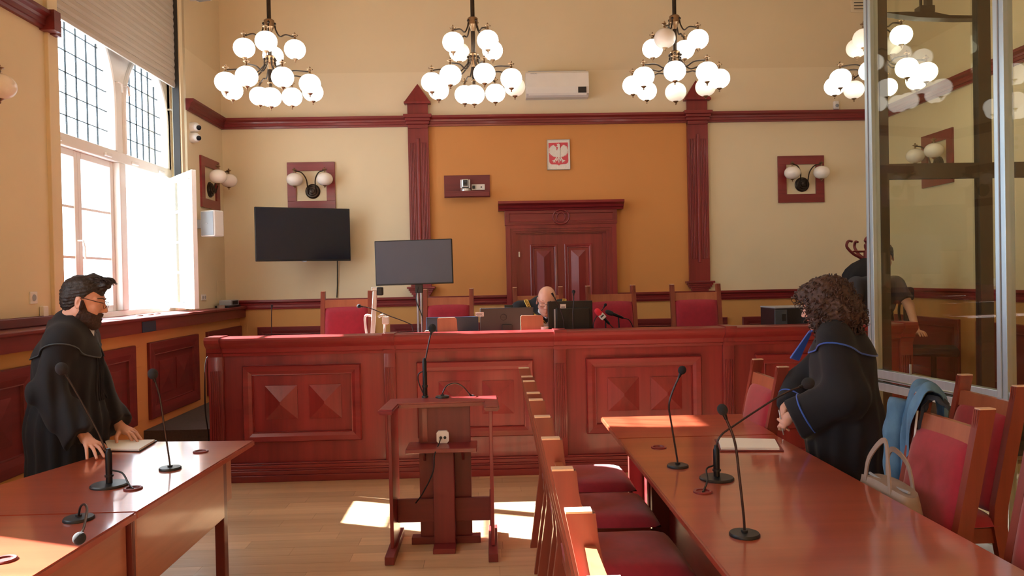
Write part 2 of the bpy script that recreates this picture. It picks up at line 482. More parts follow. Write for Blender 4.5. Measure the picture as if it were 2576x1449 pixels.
def cornice_profile(z0, z1, d):
    h = z1 - z0
    return [(0, z0), (d * 0.35, z0), (d * 0.40, z0 + h * 0.18), (d * 0.55, z0 + h * 0.2), (d * 0.55, z0 + h * 0.42), (d * 0.62, z0 + h * 0.46),
            (d * 0.66, z0 + h * 0.62), (d * 0.85, z0 + h * 0.72), (d, z0 + h * 0.78), (d, z1), (0, z1)]


cp = cornice_profile(ZCO0, ZCO1, 0.09)
tag(MB().prism([(YB - a, b) for a, b in cp], 'x', XL, XR).build('trim_3', M['red_x']), 'mahogany cornice rail on the back wall', kind='structure')
tag(MB().prism([(XL + a, b) for a, b in cp], 'y', 8.83, YB).build('trim_4', M['dark_y']), 'mahogany cornice rail between window and corner', kind='structure')
t5 = MB().prism([(XL + a, b) for a, b in cp], 'y', 3.74, 6.0)
t5.box(XL, XL + 0.115, 6.0, 6.09, ZCO0 - 0.012, ZCO1 + 0.012); t5.box(XL, XL + 0.075, 6.09, 6.17, ZCO0 - 0.02, ZCO1 - 0.02)
tag(t5.build('trim_5', M['dark_y']), 'mahogany cornice rail on the pier beside the window', kind='structure')
tag(MB().prism([(XR - a, b) for a, b in cp], 'y', YF, YB).build('trim_6', M['red_y']), 'mahogany cornice rail on the wall behind the dock', kind='structure')
dp = cornice_profile(ZDA0, ZDA1, 0.06)
DX0, DX1 = at(1273, 650, Y=YB).x, at(1549, 650, Y=YB).x
tag(MB().prism([(YB - a, b) for a, b in dp], 'x', XL + 0.17, DX0).build('trim_7', M['red_x']), 'mahogany dado rail between the ledge and the door', kind='structure')
tag(MB().prism([(YB - a, b) for a, b in dp], 'x', DX1, XR).build('trim_8', M['red_x']), 'mahogany dado rail beyond the door', kind='structure')
tag(MB().prism([(XR - a, b) for a, b in dp], 'y', YF, YB).build('trim_9', M['red_y']), 'mahogany dado rail on the wall behind the dock', kind='structure')


# ------------------------------------------------------------------ panels with mitred frames and pyramid fields
def ring_loft(mb, mp, rings, cap=True):
    vs = []; fs = []
    for (u0, u1, v0, v1, n) in rings:
        vs += [mp(u0, v0, n), mp(u1, v0, n), mp(u1, v1, n), mp(u0, v1, n)]
    for i in range(len(rings) - 1):
        for k in range(4):
            fs.append((i * 4 + k, i * 4 + (k + 1) % 4, i * 4 + 4 + (k + 1) % 4, i * 4 + 4 + k))
    if cap: fs.append(tuple(range(len(rings) * 4 - 4, len(rings) * 4)))
    mb.add(vs, fs)


def framed_panel(parent, mp, u0, u1, v0, v1, fw, h, mf, mfield, pyr=(), rec=0.004, back=0.0):
    i = lambda k, n: (u0 + k, u1 - k, v0 + k, v1 - k, n)
    m = MB(); ring_loft(m, mp, [i(0, back), i(0, h * 0.75), i(0.008, h), i(fw * 0.55, h * 0.9), i(fw - 0.012, h * 0.62), i(fw - 0.004, h * 0.7), i(fw, rec), i(fw, back)], False)
    # keep the frame closed between its outer and inner foot
    m.build('frame', mf, parent)
    f = MB(); ring_loft(f, mp, [i(fw - 0.001, back), i(fw - 0.001, rec)])
    fo = f.build('field', mfield, parent)
    for (a, b, c, d, hp) in pyr:
        w, g = b - a, d - c; s = min(w, g) / 2
        q = MB(); base = [mp(a, c, rec), mp(b, c, rec), mp(b, d, rec), mp(a, d, rec)]
        lip = 0.006
        e = [mp(a, c, rec + lip), mp(b, c, rec + lip), mp(b, d, rec + lip), mp(a, d, rec + lip)]
        if w <= g: r = [mp((a + b) / 2, c + s, rec + hp), mp((a + b) / 2, d - s + (1e-4 if g - w < 1e-3 else 0), rec + hp)]
        else: r = [mp(a + s, (c + d) / 2, rec + hp), mp(b - s, (c + d) / 2, rec + hp)]
        vs = base + e + r
        fs = [(0, 1, 5, 4), (1, 2, 6, 5), (2, 3, 7, 6), (3, 0, 4, 7)]
        if w <= g: fs += [(4, 5, 8), (5, 6, 9, 8), (6, 7, 9), (7, 4, 8, 9)]
        else: fs += [(7, 4, 8), (4, 5, 9, 8), (5, 6, 9), (6, 7, 8, 9)]
        q.add(vs, fs); q.build('pyramid', mfield, fo)


# panels on the radiator casing
mpL = lambda u, v, n: (-3.23 + n, u, v)
for k, (ya, yb) in enumerate(((2.6, 3.95), (4.28, 5.48), (5.8, 7.02), (7.31, 8.52), (8.8, 9.98))):
    t = thing('radiator_panel', ['dark mahogany radiator panel beyond the near end of the table', 'dark mahogany radiator panel below the pier behind the bearded man',
              'dark mahogany radiator panel half hidden by the bearded man', 'square mahogany radiator panel below the open casement, beside the dais',
              'mahogany radiator panel in the corner behind the bench end'][k], 'panel', (-3.23, ya, 0.39), 'panels on the radiator casing')
    yc = (ya + yb) / 2; w = (yb - ya)
    framed_panel(t, mpL, ya, yb, 0.39, 1.115, 0.13, 0.035, M['dark_y'], M['dark_y'],
                 [(ya + 0.24, yc - 0.04, 0.60, 0.92, 0.02), (yc + 0.04, yb - 0.24, 0.60, 0.92, 0.02)])
# hinge plates painted over, on the casing
for (yy, zz) in ((7.03, 1.0), (7.03, 0.5)):
    m = MB(); m.box(-3.23, -3.226, yy + 0.005, yy + 0.15, zz - 0.09, zz + 0.09, 0.0015)
    one('access_flap', M['ochre'], 'small painted access flap %s on the ochre casing' % ('high' if zz > 0.8 else 'low'), 'flap', m)
# dark patch on the ledge fascia
one('fascia_plate', M['navy'], 'small dark plate on the ledge fascia under the window', 'plate', MB().box(-3.15, -3.143, at(357, 826, X=-3.15).y, at(391, 822, X=-3.15).y, 1.228, 1.325, 0.002))

# wood panelling at the foot of the back wall
mpB = lambda u, v, n: (u, YB - n, v)
for k, (a, b) in enumerate(((-3.0, -1.5), (-1.3, 0.1), (1.75, 3.1), (3.3, 4.9))):
    t = thing('wall_panel', ['dark mahogany wall panel in the corner by the ledge', 'dark mahogany wall panel behind the screen stand',
              'dark mahogany wall panel between the door and the pilaster foot', 'dark mahogany wall panel behind the coat stand'][k], 'panel', (a, YB, DAIS), 'low panels on the back wall')
    framed_panel(t, mpB, a, b, 0.45, 1.09, 0.1, 0.03, M['dark_x'], M['dark_x'])
mpR = lambda u, v, n: (XR - n, u, v)
for k, (a, b) in enumerate(((8.35, 9.7), (6.7, 8.05))):
    t = thing('wall_panel', ['dark mahogany panel on the dock wall next to the corner', 'dark mahogany panel on the dock wall below the light switches'][k], 'panel', (XR, a, DAIS), 'low panels on the dock wall')
    framed_panel(t, mpR, a, b, 0.4, 1.1, 0.1, 0.03, M['dark_y'], M['dark_y'])


# ------------------------------------------------------------------ pilasters
def pilaster(name, x0, x1, label):
    xc = (x0 + x1) / 2; hw = (x1 - x0) / 2
    t = thing(name, label, 'pilaster', (xc, YB, 1.44), 'mahogany pilasters on the back wall'); t['kind'] = 'structure'
    d = 0.055
    MB().box(x0, x1, YB - d, YB, 1.55, ZCO0).build('shaft', M['red_z'], t)
    fz0, fz1 = 1.86, 3.42
    m = MB(); m.box(xc - 0.018, xc + 0.018, YB - d - 0.022, YB - d, fz0 - 0.05, fz1 + 0.06, 0.008); m.build('bead', M['red_z'], t)
    m = MB()
    for sgn in (-1, 1):
        for j in range(4):
            xx = xc + sgn * (hw * (0.34 + 0.15 * j)); m.box(xx - 0.006, xx + 0.006, YB - d - 0.009, YB - d, fz0, fz1, 0.003)
    m.build('fluting', M['red_z'], t)
    m = MB()
    for (z0, z1, w, dd) in ((ZCO0 - 0.03, ZCO0 + 0.02, 0.0, 0.075), (ZCO0 + 0.02, ZCO0 + 0.06, 0.018, 0.095), (ZCO0 + 0.06, ZCO0 + 0.1, 0.03, 0.11), (ZCO0 + 0.1, ZCO1 + 0.015, 0.05, 0.125)):
        m.box(x0 - w, x1 + w, YB - dd, YB, z0, z1, 0.006)
    m.build('capital', M['red_x'], t)
    MB().box(x0, x1, YB - d, YB, ZCO1, 3.92).build('block', M['red_z'], t)
    m = MB().box(x0 - 0.04, x1 + 0.04, YB - d - 0.05, YB, 3.915, 3.945, 0.006)
    e = 0.03; vs = [(x0 - e, YB - d - 0.04, 3.945), (x1 + e, YB - d - 0.04, 3.945), (x1 + e, YB, 3.945), (x0 - e, YB, 3.945), (xc, YB - 0.002, 4.19), (xc, YB, 4.19)]
    m.add(vs, [(0, 1, 4), (1, 2, 5, 4), (3, 0, 4, 5), (2, 3, 5)])
    m.build('gable_cap', M['red_z'], t)
    m = MB()
    for j, (w, dd) in enumerate(((0.05, 0.11), (0.03, 0.095), (0.015, 0.085), (-0.005, 0.075), (-0.025, 0.068))):
        m.box(x0 - w, x1 + w, YB - dd, YB, 1.57 - 0.026 * (j + 1), 1.57 - 0.026 * j, 0.004)
    m.build('corbel', M['red_x'], t)


pilaster('pilaster', *PX1, 'fluted mahogany pilaster behind the screen on the stand')
pilaster('pilaster', *PX2, 'fluted mahogany pilaster between the orange field and the wall lamp with brown frame')

# ------------------------------------------------------------------ door
dr = thing('door_1', 'mahogany panelled door with a heavy moulded surround', None, ((DX0 + DX1) / 2, YB, DAIS)); dr['kind'] = 'structure'
px = lambda p: at(p, 620, Y=YB).x
pz = lambda p, x=1408: at(x, p, Y=YB).z
lx0, lx1, lz = px(1305), px(1515), pz(588)
zt = pz(566)
MB().box(lx0, lx1, YB - 0.03, YB, DAIS, lz).build('leaf', M['red_z'], dr)
# stepped casing, mitred: nested upright and head bands
for k, (o0, o1, d) in enumerate(((0.0, 0.06, 0.1), (0.06, 0.1, 0.085), (0.1, 0.13, 0.07), (0.13, None, 0.05))):
    a0, b0, t0 = DX0 + o0, DX1 - o0, zt - o0 * 0.75
    if o1 is None: a1, b1, t1 = lx0, lx1, lz
    else: a1, b1, t1 = DX0 + o1, DX1 - o1, zt - o1 * 0.75
    m = MB()
    for (pa, pb) in (((a0, a1), None), ((b1, b0), None)):
        m.box(pa[0], pa[1], YB - d, YB, DAIS, t0)
    m.box(a1, b1, YB - d, YB, t1, t0)
    m.build('casing', M['red_z'], dr)
m = MB().box(DX0 - 0.01, DX1 + 0.01, YB - 0.11, YB, zt, pz(530), 0.004)
m.build('frieze', M['red_x'], dr)
mpD = lambda u, v, n: (u, YB - 0.11 - n, v)
m = MB(); u0, u1, v0, v1 = DX0 + 0.03, DX1 - 0.03, zt + 0.03, pz(533) - 0.01
ring_loft(m, mpD, [(u0, u1, v0, v1, 0), (u0, u1, v0, v1, 0.012), (u0 + 0.015, u1 - 0.015, v0 + 0.015, v1 - 0.015, 0.012), (u0 + 0.02, u1 - 0.02, v0 + 0.02, v1 - 0.02, 0.0)], False)
m.build('frieze_bead', M['red_x'], dr)
xc = (DX0 + DX1) / 2; zc = (v0 + v1) / 2
m = MB()
for rr, tt, sx in ((0.055, 0.010, 1.0), (0.09, 0.012, 1.15)):
    m.tube([(xc + rr * sx * math.cos(2 * PI * i / 32), YB - 0.115, zc + rr * math.sin(2 * PI * i / 32)) for i in range(33)], tt, 8, False)
m.build('roundel', M['red_x'], dr, True)
z0 = pz(530)
m = MB().prism([(YB, z0), (YB - 0.12, z0), (YB - 0.13, z0 + 0.025), (YB - 0.15, z0 + 0.03), (YB - 0.165, z0 + 0.06), (YB - 0.21, z0 + 0.085), (YB - 0.215, z0 + 0.115), (YB, z0 + 0.115)], 'x', DX0 - 0.09, DX1 + 0.09)
m.build('hood', M['red_x'], dr)
mpD2 = lambda u, v, n: (u, YB - 0.03 - n, v)
for (a, b) in ((px(1333), px(1401)), (px(1419), px(1488))):
    framed_panel(dr, mpD2, a, b, 0.75, pz(614), 0.05, 0.022, M['red_z'], M['red_z'], [(a + 0.085, b - 0.085, 0.85, pz(630), 0.04)])
m = MB().box(lx0 - 0.006, lx0 + 0.012, YB - 0.055, YB - 0.03, pz(645), pz(632), 0.003); m.build('hinge', M['silver'], dr)


# ------------------------------------------------------------------ windows
def clip(poly, inside):
    out = []
    for i in range(len(poly)):
        p, q = poly[i - 1], poly[i]
        ip, iq = inside(p), inside(q)
        if ip >= 0 and iq >= 0: out.append(q)
        elif ip >= 0 or iq >= 0:
            t = ip / (ip - iq); x = (p[0] + (q[0] - p[0]) * t, p[1] + (q[1] - p[1]) * t)
            out.append(x)
            if iq >= 0: out.append(q)
    return out


def arch_pts(y0, y1, zs, n=14):
    """pointed arch: arcs of radius R centred beyond the opposite springing"""
    w = y1 - y0; R = w * 0.66; yc = (y0 + y1) / 2
    cl = y0 + R; a_top = math.acos((cl - yc) / R)
    L = [(cl - R * math.cos(a_top * i / n), zs + R * math.sin(a_top * i / n)) for i in range(n + 1)]
    return L, [(y0 + y1 - p[0], p[1]) for p in L]


def casement(parent, org, ang, width, z0, z1, th=0.05, bars=2, handle=False):
    """a glazed leaf hinged at org, running along direction ang in plan"""
    d = Vector((math.cos(ang), math.sin(ang), 0)); n = Vector((-d.y, d.x, 0)); R = Matrix((d, n, Vector((0, 0, 1)))).transposed()
    O = Vector((org[0], org[1], 0))
    pt = lambda s, z, k=0.0: O + d * s + n * k + Vector((0, 0, z))
    fw = 0.06
    m = MB()
    m.obox(pt(fw / 2, (z0 + z1) / 2), (fw, th, z1 - z0), R, 0.006); m.obox(pt(width - fw / 2, (z0 + z1) / 2), (fw, th, z1 - z0), R, 0.006)
    m.obox(pt(width / 2, z0 + fw / 2), (width - 2 * fw, th, fw), R, 0.006); m.obox(pt(width / 2, z1 - fw / 2), (width - 2 * fw, th, fw), R, 0.006)
    c = m.build('casement', M['white_paint'], parent)
    zs = [z0 + fw + (z1 - z0 - 2 * fw) * k / (bars + 1) for k in range(bars + 2)]
    for k in range(1, bars + 1):
        q = MB(); q.obox(pt(width / 2, zs[k]), (width - 2 * fw, th * 0.6, 0.022), R); q.build('glazing_bar', M['white_paint'], c)
    for k in range(bars + 1):
        q = MB(); q.obox(pt(width / 2, (zs[k] + zs[k + 1]) / 2), (width - 2 * fw + 0.01, 0.005, zs[k + 1] - zs[k] - 0.01), R); q.build('pane', M['pane'], c)
    if handle:
        q = MB(); q.tube([pt(width - 0.03, 2.06, -th / 2), pt(width - 0.03, 2.06, -th / 2 - 0.05), pt(width - 0.02, 2.0, -th / 2 - 0.055), pt(width - 0.0, 1.9, -th / 2 - 0.05)], 0.009, 8)
        q.build('handle', M['white_plastic'], c, True)


def window(idx, a, b, full):
    x0, x1 = XL - 0.30, XL - 0.18          # frame plane
    ya, yb = a + 0.06, b - 0.06
    ym = (a + b) / 2 + 0.115
    t = thing('window_%d' % idx, 'tall white timber window with two lead-glazed pointed lights' if full else 'tall white window beside the tables', None, (x1, (a + b) / 2, 1.365)); t['kind'] = 'structure'
    zb, zt0, zt1, zs, ztop = 1.365, 2.85, 2.955, 3.42, 5.1 if full else 3.86
    fr = MB()
    fr.box(x0, x1, a, ya + 0.05, zb, ztop); fr.box(x0, x1, yb - 0.02, b, zb, ztop)
    fr.box(x0, x1, ya + 0.05, yb - 0.02, zb, zb + 0.05)
    fr.build('frame', M['white_paint'], t)
    MB().box(x0 - 0.01, x1 + 0.03, ym - 0.065, ym + 0.065, zb + 0.05, zt0, 0.01).build('mullion', M['white_paint'], t)
    MB().box(x0 - 0.01, x1 + 0.02, ya + 0.05, yb - 0.02, zt0, zt1, 0.01).build('transom', M['white_paint'], t)
    lights = ((ya + 0.07, ym - 0.1), (ym + 0.1, yb - 0.07))
    for (l0, l1) in lights:
        AL, AR = arch_pts(l0, l1, zs)
        m = MB()
        apex = AL[-1][1]
        e0 = a + 0.02 if l0 < ym else ym; e1 = ym if l0 < ym else b - 0.02
        zmax = ztop
        def strip(P, e):
            vs = []; n = len(P)
            P2 = [(P[0][0], zt1)] + [p for p in P if p[1] < zmax] 
            for (yy, zz) in P2:
                for xx in (x0, x1): vs += [(xx, yy, zz), (xx, e, zz)]
            fs = []
            for i in range(len(P2) - 1):
                j = 4 * i; k = j + 4
                fs += [(j, j + 1, k + 1, k), (j + 2, k + 2, k + 3, j + 3), (j, k, k + 2, j + 2), (j + 1, j + 3, k + 3, k + 1)]
            m.add(vs, fs)
        strip(AL, e0); strip(AR, e1)
        if apex < zmax: m.box(x0, x1, e0, e1, apex - 0.001, zmax)
        m.build('spandrel', M['white_paint'], t)
        # arch moulding
        q = MB()
        pth = [(l0, zt1)] + [p for p in AL if p[1] < zmax]
        q.tube([(x1 + 0.004, p[0], p[1]) for p in pth], 0.026, 8); q.tube([(x1 + 0.004, l0 + l1 - p[0], p[1]) for p in pth], 0.026, 8)
        if full: q.build('arch_bead', M['white_paint'], t, True)
        if full:
            cols, rows = 7, 6
            ysn = [l0 + (l1 - l0) * k / cols for k in range(cols + 1)]
            zsn = [zt1 + (4.08 - zt1) * k / rows for k in range(rows + 1)]
            cl = l0 + (l1 - l0) * 0.66; cr = l1 - (l1 - l0) * 0.66; R = (l1 - l0) * 0.66
            ins = [lambda p: 1.0 if p[1] <= zs else R - math.hypot(p[0] - cl, p[1] - zs), lambda p: 1.0 if p[1] <= zs else R - math.hypot(p[0] - cr, p[1] - zs)]
            xg = x0 + 0.05
            for r in range(rows):
                for c in range(cols):
                    poly = [(ysn[c] + 0.004, zsn[r] + 0.004), (ysn[c + 1] - 0.004, zsn[r] + 0.004), (ysn[c + 1] - 0.004, zsn[r + 1] - 0.004), (ysn[c] + 0.004, zsn[r + 1] - 0.004)]
                    for f in ins: poly = clip(poly, f) if len(poly) > 2 else []
                    if len(poly) > 2: MB().prism(poly, 'x', xg, xg + 0.004).build('pane', M['pane'], t)
            top = lambda yy: zs + min(math.sqrt(max(0, R * R - (yy - cl) ** 2)), math.sqrt(max(0, R * R - (yy - cr) ** 2)))
            for k in range(1, cols):
                MB().box(xg - 0.004, xg + 0.01, ysn[k] - 0.0035, ysn[k] + 0.0035, zt1, top(ysn[k])).build('lead_bar', M['lead'], t)
            for k in range(1, rows):
                zz = zsn[k]
                if zz >= apex: continue
                lo, hi = l0, l1
                if zz > zs:
                    dx = math.sqrt(R * R - (zz - zs) ** 2); lo, hi = cl - dx, cr + dx
                MB().box(xg - 0.004, xg + 0.01, lo, hi, zz - 0.0035, zz + 0.0035).build('lead_bar', M['lead'], t)
            for (yy, zz) in ((l1 + 0.03, zs + 0.2), (l0 - 0.03, zs + 0.2)):
                q = MB(); q.tube([(x1, yy, zz), (x1 + 0.05, yy, zz), (x1 + 0.055, yy + 0.035, zz - 0.01), (x1 + 0.055, yy + 0.05, zz - 0.09)], 0.011, 8); q.build('catch', M['white_plastic'], t, True)
    # lower casements: the pair before the mullion is shut
    hm = (ya + 0.05 + ym - 0.065) / 2
    xm = (x0 + x1) / 2
    casement(t, (xm, ya + 0.05), PI / 2, hm - ya - 0.05, zb + 0.05, zt0, handle=full)
    casement(t, (xm, ym - 0.065), -PI / 2, ym - 0.065 - hm, zb + 0.05, zt0)
    if full:
        # one leaf stands wide open into the room
        e = Vector((-3.03, 8.04)); hgx, hgy = x1 + 0.03, yb - 0.07
        ang = math.atan2(e.y - hgy, e.x - hgx)
        casement(t, (hgx, hgy), ang, math.hypot(e.x - hgx, e.y - hgy), zb + 0.035, zt0 - 0.01, bars=3)
        for (yy) in (ya + 0.2, ym - 0.35, ym + 0.2, yb - 0.35):
            MB().box(x1 + 0.02, x1 + 0.045, yy, yy + 0.12, zt0 + 0.02, zt0 + 0.05, 0.006).build('hinge', M['white_plastic'], t)
    else:
        casement(t, (xm, yb - 0.02), -PI / 2, (yb - 0.02 - ym - 0.065) / 2, zb + 0.05, zt0)
        casement(t, (xm, ym + 0.065), PI / 2, (yb - 0.02 - ym - 0.065) / 2, zb + 0.05, zt0)
    return t


for k, (a, b) in enumerate(WIN): window(k + 1, a, b, k == 0)

# roller blind half way down over the window
rb = thing('roller_shutter', 'beige slatted roller shutter half lowered over the arched window', 'shutter', (XL - 0.03, 7.4, 3.83))
zz = 3.83
while zz < 5.1:
    m = MB().prism([(XL - 0.05, zz), (XL - 0.03, zz), (XL - 0.024, zz + 0.03), (XL - 0.03, zz + 0.0725), (XL - 0.05, zz + 0.0725)], 'y', 6.19, 8.64)
    m.build('slat', M['blind'], rb); zz += 0.075
for (a, b) in ((6.06, 6.2), (8.63, 8.71)):
    MB().box(XL - 0.07, XL + 0.03, a, b, 1.37, 5.2, 0.004).build('guide_rail', M['cream'], rb)
MB().box(XL - 0.06, XL + 0.012, 8.617, 8.632, 1.45, 5.2).build('seal_strip', M['alu_dark'], rb)

# ================================================================== judges' bench
BY = 6.47
BX0, BX1 = -2.355, 3.6
bn = thing('judges_bench', 'long mahogany judges bench with pyramid-studded panels', 'bench', (0.6, BY, 0))
PILS = [(-2.355, -2.236), (-0.9, -0.803), (0.526, 0.631), (1.964, 2.06), (3.49, 3.6)]
MB().box(BX0 + 0.02, BX1 - 0.02, BY + 0.02, BY + 0.1, 0.0, 1.17).build('front_board', M['red_z'], bn)
m = MB().prism([(BY + 0.14, 1.05), (BY - 0.005, 1.05), (BY - 0.008, 1.07), (BY - 0.03, 1.08), (BY - 0.035, 1.115), (BY - 0.055, 1.13), (BY - 0.075, 1.15), (BY - 0.085, 1.165), (BY - 0.088, 1.185),
                (BY - 0.08, 1.2), (BY - 0.06, 1.207), (BY + 0.14, 1.207)], 'x', BX0, BX1)
m.build('cap_moulding', M['red_x'], bn, True, 25)
m = MB()
for (z0, z1, d) in ((0.0, 0.055, 0.05), (0.055, 0.09, 0.04), (0.09, 0.105, 0.03), (0.105, 0.135, 0.022), (0.135, 0.15, 0.012)):
    m.box(BX0, BX1, BY - d, BY + 0.1, z0, z1, 0.004)
m.build('plinth', M['red_x'], bn)
MB().box(BX0 + 0.03, BX1 - 0.03, BY + 0.1, BY + 0.68, 0.98, 1.03, 0.005).build('desk_top', M['red_x'], bn)
for (a, b) in ((BX0 + 0.02, BX0 + 0.06), (-0.87, -0.83), (0.56, 0.6), (1.99, 2.03), (BX1 - 0.06, BX1 - 0.02)):
    MB().box(a, b, BY + 0.1, BY + 0.67, DAIS + 0.001, 0.98).build('side_board', M['dark_z'], bn)
for (a, b) in PILS:
    m = MB().box(a, b, BY - 0.012, BY + 0.02, 0.14, 1.05, 0.003)
    m.prism([(BY + 0.145, 1.045), (BY - 0.018, 1.045), (BY - 0.022, 1.075), (BY - 0.045, 1.085), (BY - 0.05, 1.115), (BY - 0.072, 1.135), (BY - 0.09, 1.15), (BY - 0.1, 1.165), (BY - 0.103, 1.19), (BY - 0.09, 1.215), (BY + 0.145, 1.215)], 'x', a, b)
    po = m.build('pilaster', M['red_z'], bn, True, 25)
    m = MB(); n = 6
    for k in range(n):
        xx = a + (b - a) * (k + 1) / (n + 1); m.box(xx - 0.004, xx + 0.004, BY - 0.02, BY - 0.012, 0.3, 0.93, 0.002)
    m.build('fluting', M['red_z'], po)
mpBn = lambda u, v, n: (u, BY + 0.02 - n, v)
for (a, b) in ((-2.076, -1.097), (-0.628, 0.351), (0.799, 1.778), (2.243, 3.222)):
    framed_panel(bn, mpBn, a, b, 0.325, 0.965, 0.085, 0.04, M['red_x'], M['red_z'], [(a + 0.18, a + 0.446, 0.512, 0.794, 0.055), (a + 0.546, a + 0.812, 0.512, 0.794, 0.055)], rec=0.008)
# cable down the end of the bench
one('loose_cable', M['black'], 'thin black cable hanging down the end of the bench', 'cable',
    MB().tube(spline([(-2.37, 6.56, 1.06), (-2.42, 6.58, 0.98), (-2.44, 6.6, 0.6), (-2.42, 6.6, 0.3), (-2.5, 6.58, 0.06), (-2.8, 6.5, 0.012), (-3.15, 6.55, 0.01)]), 0.006, 8), smooth=True)

# ================================================================== tables
def table(name, label, poly, z, parts):
    cx = sum(p[0] for p in poly) / len(poly); cy = sum(p[1] for p in poly) / len(poly)
    t = thing(name, label, 'table', (cx, cy, 0), None)
    bm = bmesh.new()
    vs = [bm.verts.new((p[0], p[1], z - 0.032)) for p in poly]; f = bm.faces.new(vs)
    r = bmesh.ops.extrude_face_region(bm, geom=[f]); bmesh.ops.translate(bm, verts=[v for v in r['geom'] if isinstance(v, bmesh.types.BMVert)], vec=(0, 0, 0.032))
    bmesh.ops.recalc_face_normals(bm, faces=bm.faces[:])
    bmesh.ops.bevel(bm, geom=[e for e in bm.edges if abs(e.verts[0].co.z - e.verts[1].co.z) < 1e-5], offset=0.006, segments=2, affect='EDGES')
    MB().addbm(bm).build('tabletop', M['table'], t)
    for (nm, b, m) in parts: MB().box(*b, 0.004).build(nm, M[m], t)
    return t


TZ = 0.75
table('counsel_table', 'mahogany counsel table end section in front of the chair by the woman', [(0.694, 4.249), (1.585, 4.249), (1.62, 4.9), (0.696, 4.912)], TZ,
      [('modesty_panel', (0.95, 0.97, 4.3, 4.85, 0.14, 0.71), 'red_y'), ('leg', (0.86, 1.06, 4.85, 4.89, 0.0, 0.716), 'table_dark'), ('leg', (0.86, 1.06, 4.26, 4.30, 0.0, 0.716), 'table_dark')])
table('counsel_table', 'long mahogany counsel table carrying three gooseneck microphones', [(0.694, 1.3), (1.578, 1.3), (1.578, 4.246), (0.694, 4.246)], TZ,
      [('modesty_panel', (0.95, 0.97, 1.4, 4.15, 0.14, 0.71), 'red_y'), ('leg', (0.86, 1.06, 4.16, 4.2, 0.0, 0.716), 'table_dark'), ('leg', (0.86, 1.06, 2.72, 2.76, 0.0, 0.716), 'table_dark'), ('leg', (0.86, 1.06, 1.4, 1.44, 0.0, 0.716), 'table_dark')])
table('counsel_table', 'mahogany counsel table that the bearded man leans on', [(-1.425, 3.102), (-1.372, 4.455), (-2.05, 4.50), (-2.13, 4.1), (-2.27, 3.6), (-2.33, 3.102)], TZ,
      [('modesty_panel', (-1.462, -1.445, 3.13, 4.15, 0.40, 0.716), 'table_panel'), ('apron', (-1.475, -1.455, 4.15, 4.3, 0.46, 0.716), 'table_panel'),
       ('leg', (-1.5, -1.45, 4.15, 4.21, 0.0, 0.716), 'table_dark'), ('leg', (-2.2, -2.15, 3.9, 3.96, 0.0, 0.716), 'table_dark'), ('leg', (-2.2, -1.5, 3.13, 3.17, 0.0, 0.716), 'table_dark'), ('corner_post', (-1.485, -1.447, 3.103, 3.129, 0.0, 0.716), 'table_dark')])
table('counsel_table', 'sunlit mahogany counsel table with a bent-over microphone', [(-1.47, 1.5), (-1.426, 3.098), (-2.33, 3.098), (-2.36, 1.5)], TZ,
      [('modesty_panel', (-1.485, -1.468, 1.6, 3.095, 0.40, 0.716), 'table_panel'), ('leg', (-2.2, -1.5, 3.03, 3.07, 0.0, 0.716), 'table_dark'), ('leg', (-2.2, -1.5, 1.6, 1.64, 0.0, 0.716), 'table_dark')])
for k, ((px_, py_), lab) in enumerate((((505, 1137), 'round cable grommet near the far corner of the leaning man\'s table'), ((335, 1230), 'round cable grommet with a microphone lead on the leaning man\'s table'),
                                ((10, 1410), 'round cable grommet on the sunlit table'), ((1657, 1126), 'round cable grommet beside the table joint'), ((1768, 1238), 'round cable grommet with a lead by the thick-stemmed microphone'))):
    p = at(px_, py_, Z=TZ)
    m = MB().lathe([(0.028, 0.0), (0.04, 0.0), (0.04, 0.004), (0.036, 0.007), (0.028, 0.006), (0.026, 0.001)], (p.x, p.y, TZ + 0.0005), 24)
    one('cable_grommet', M['red_x'] if k > 2 else M['dark_x'], lab, 'grommet', m, 'cable grommets in the tables', True)


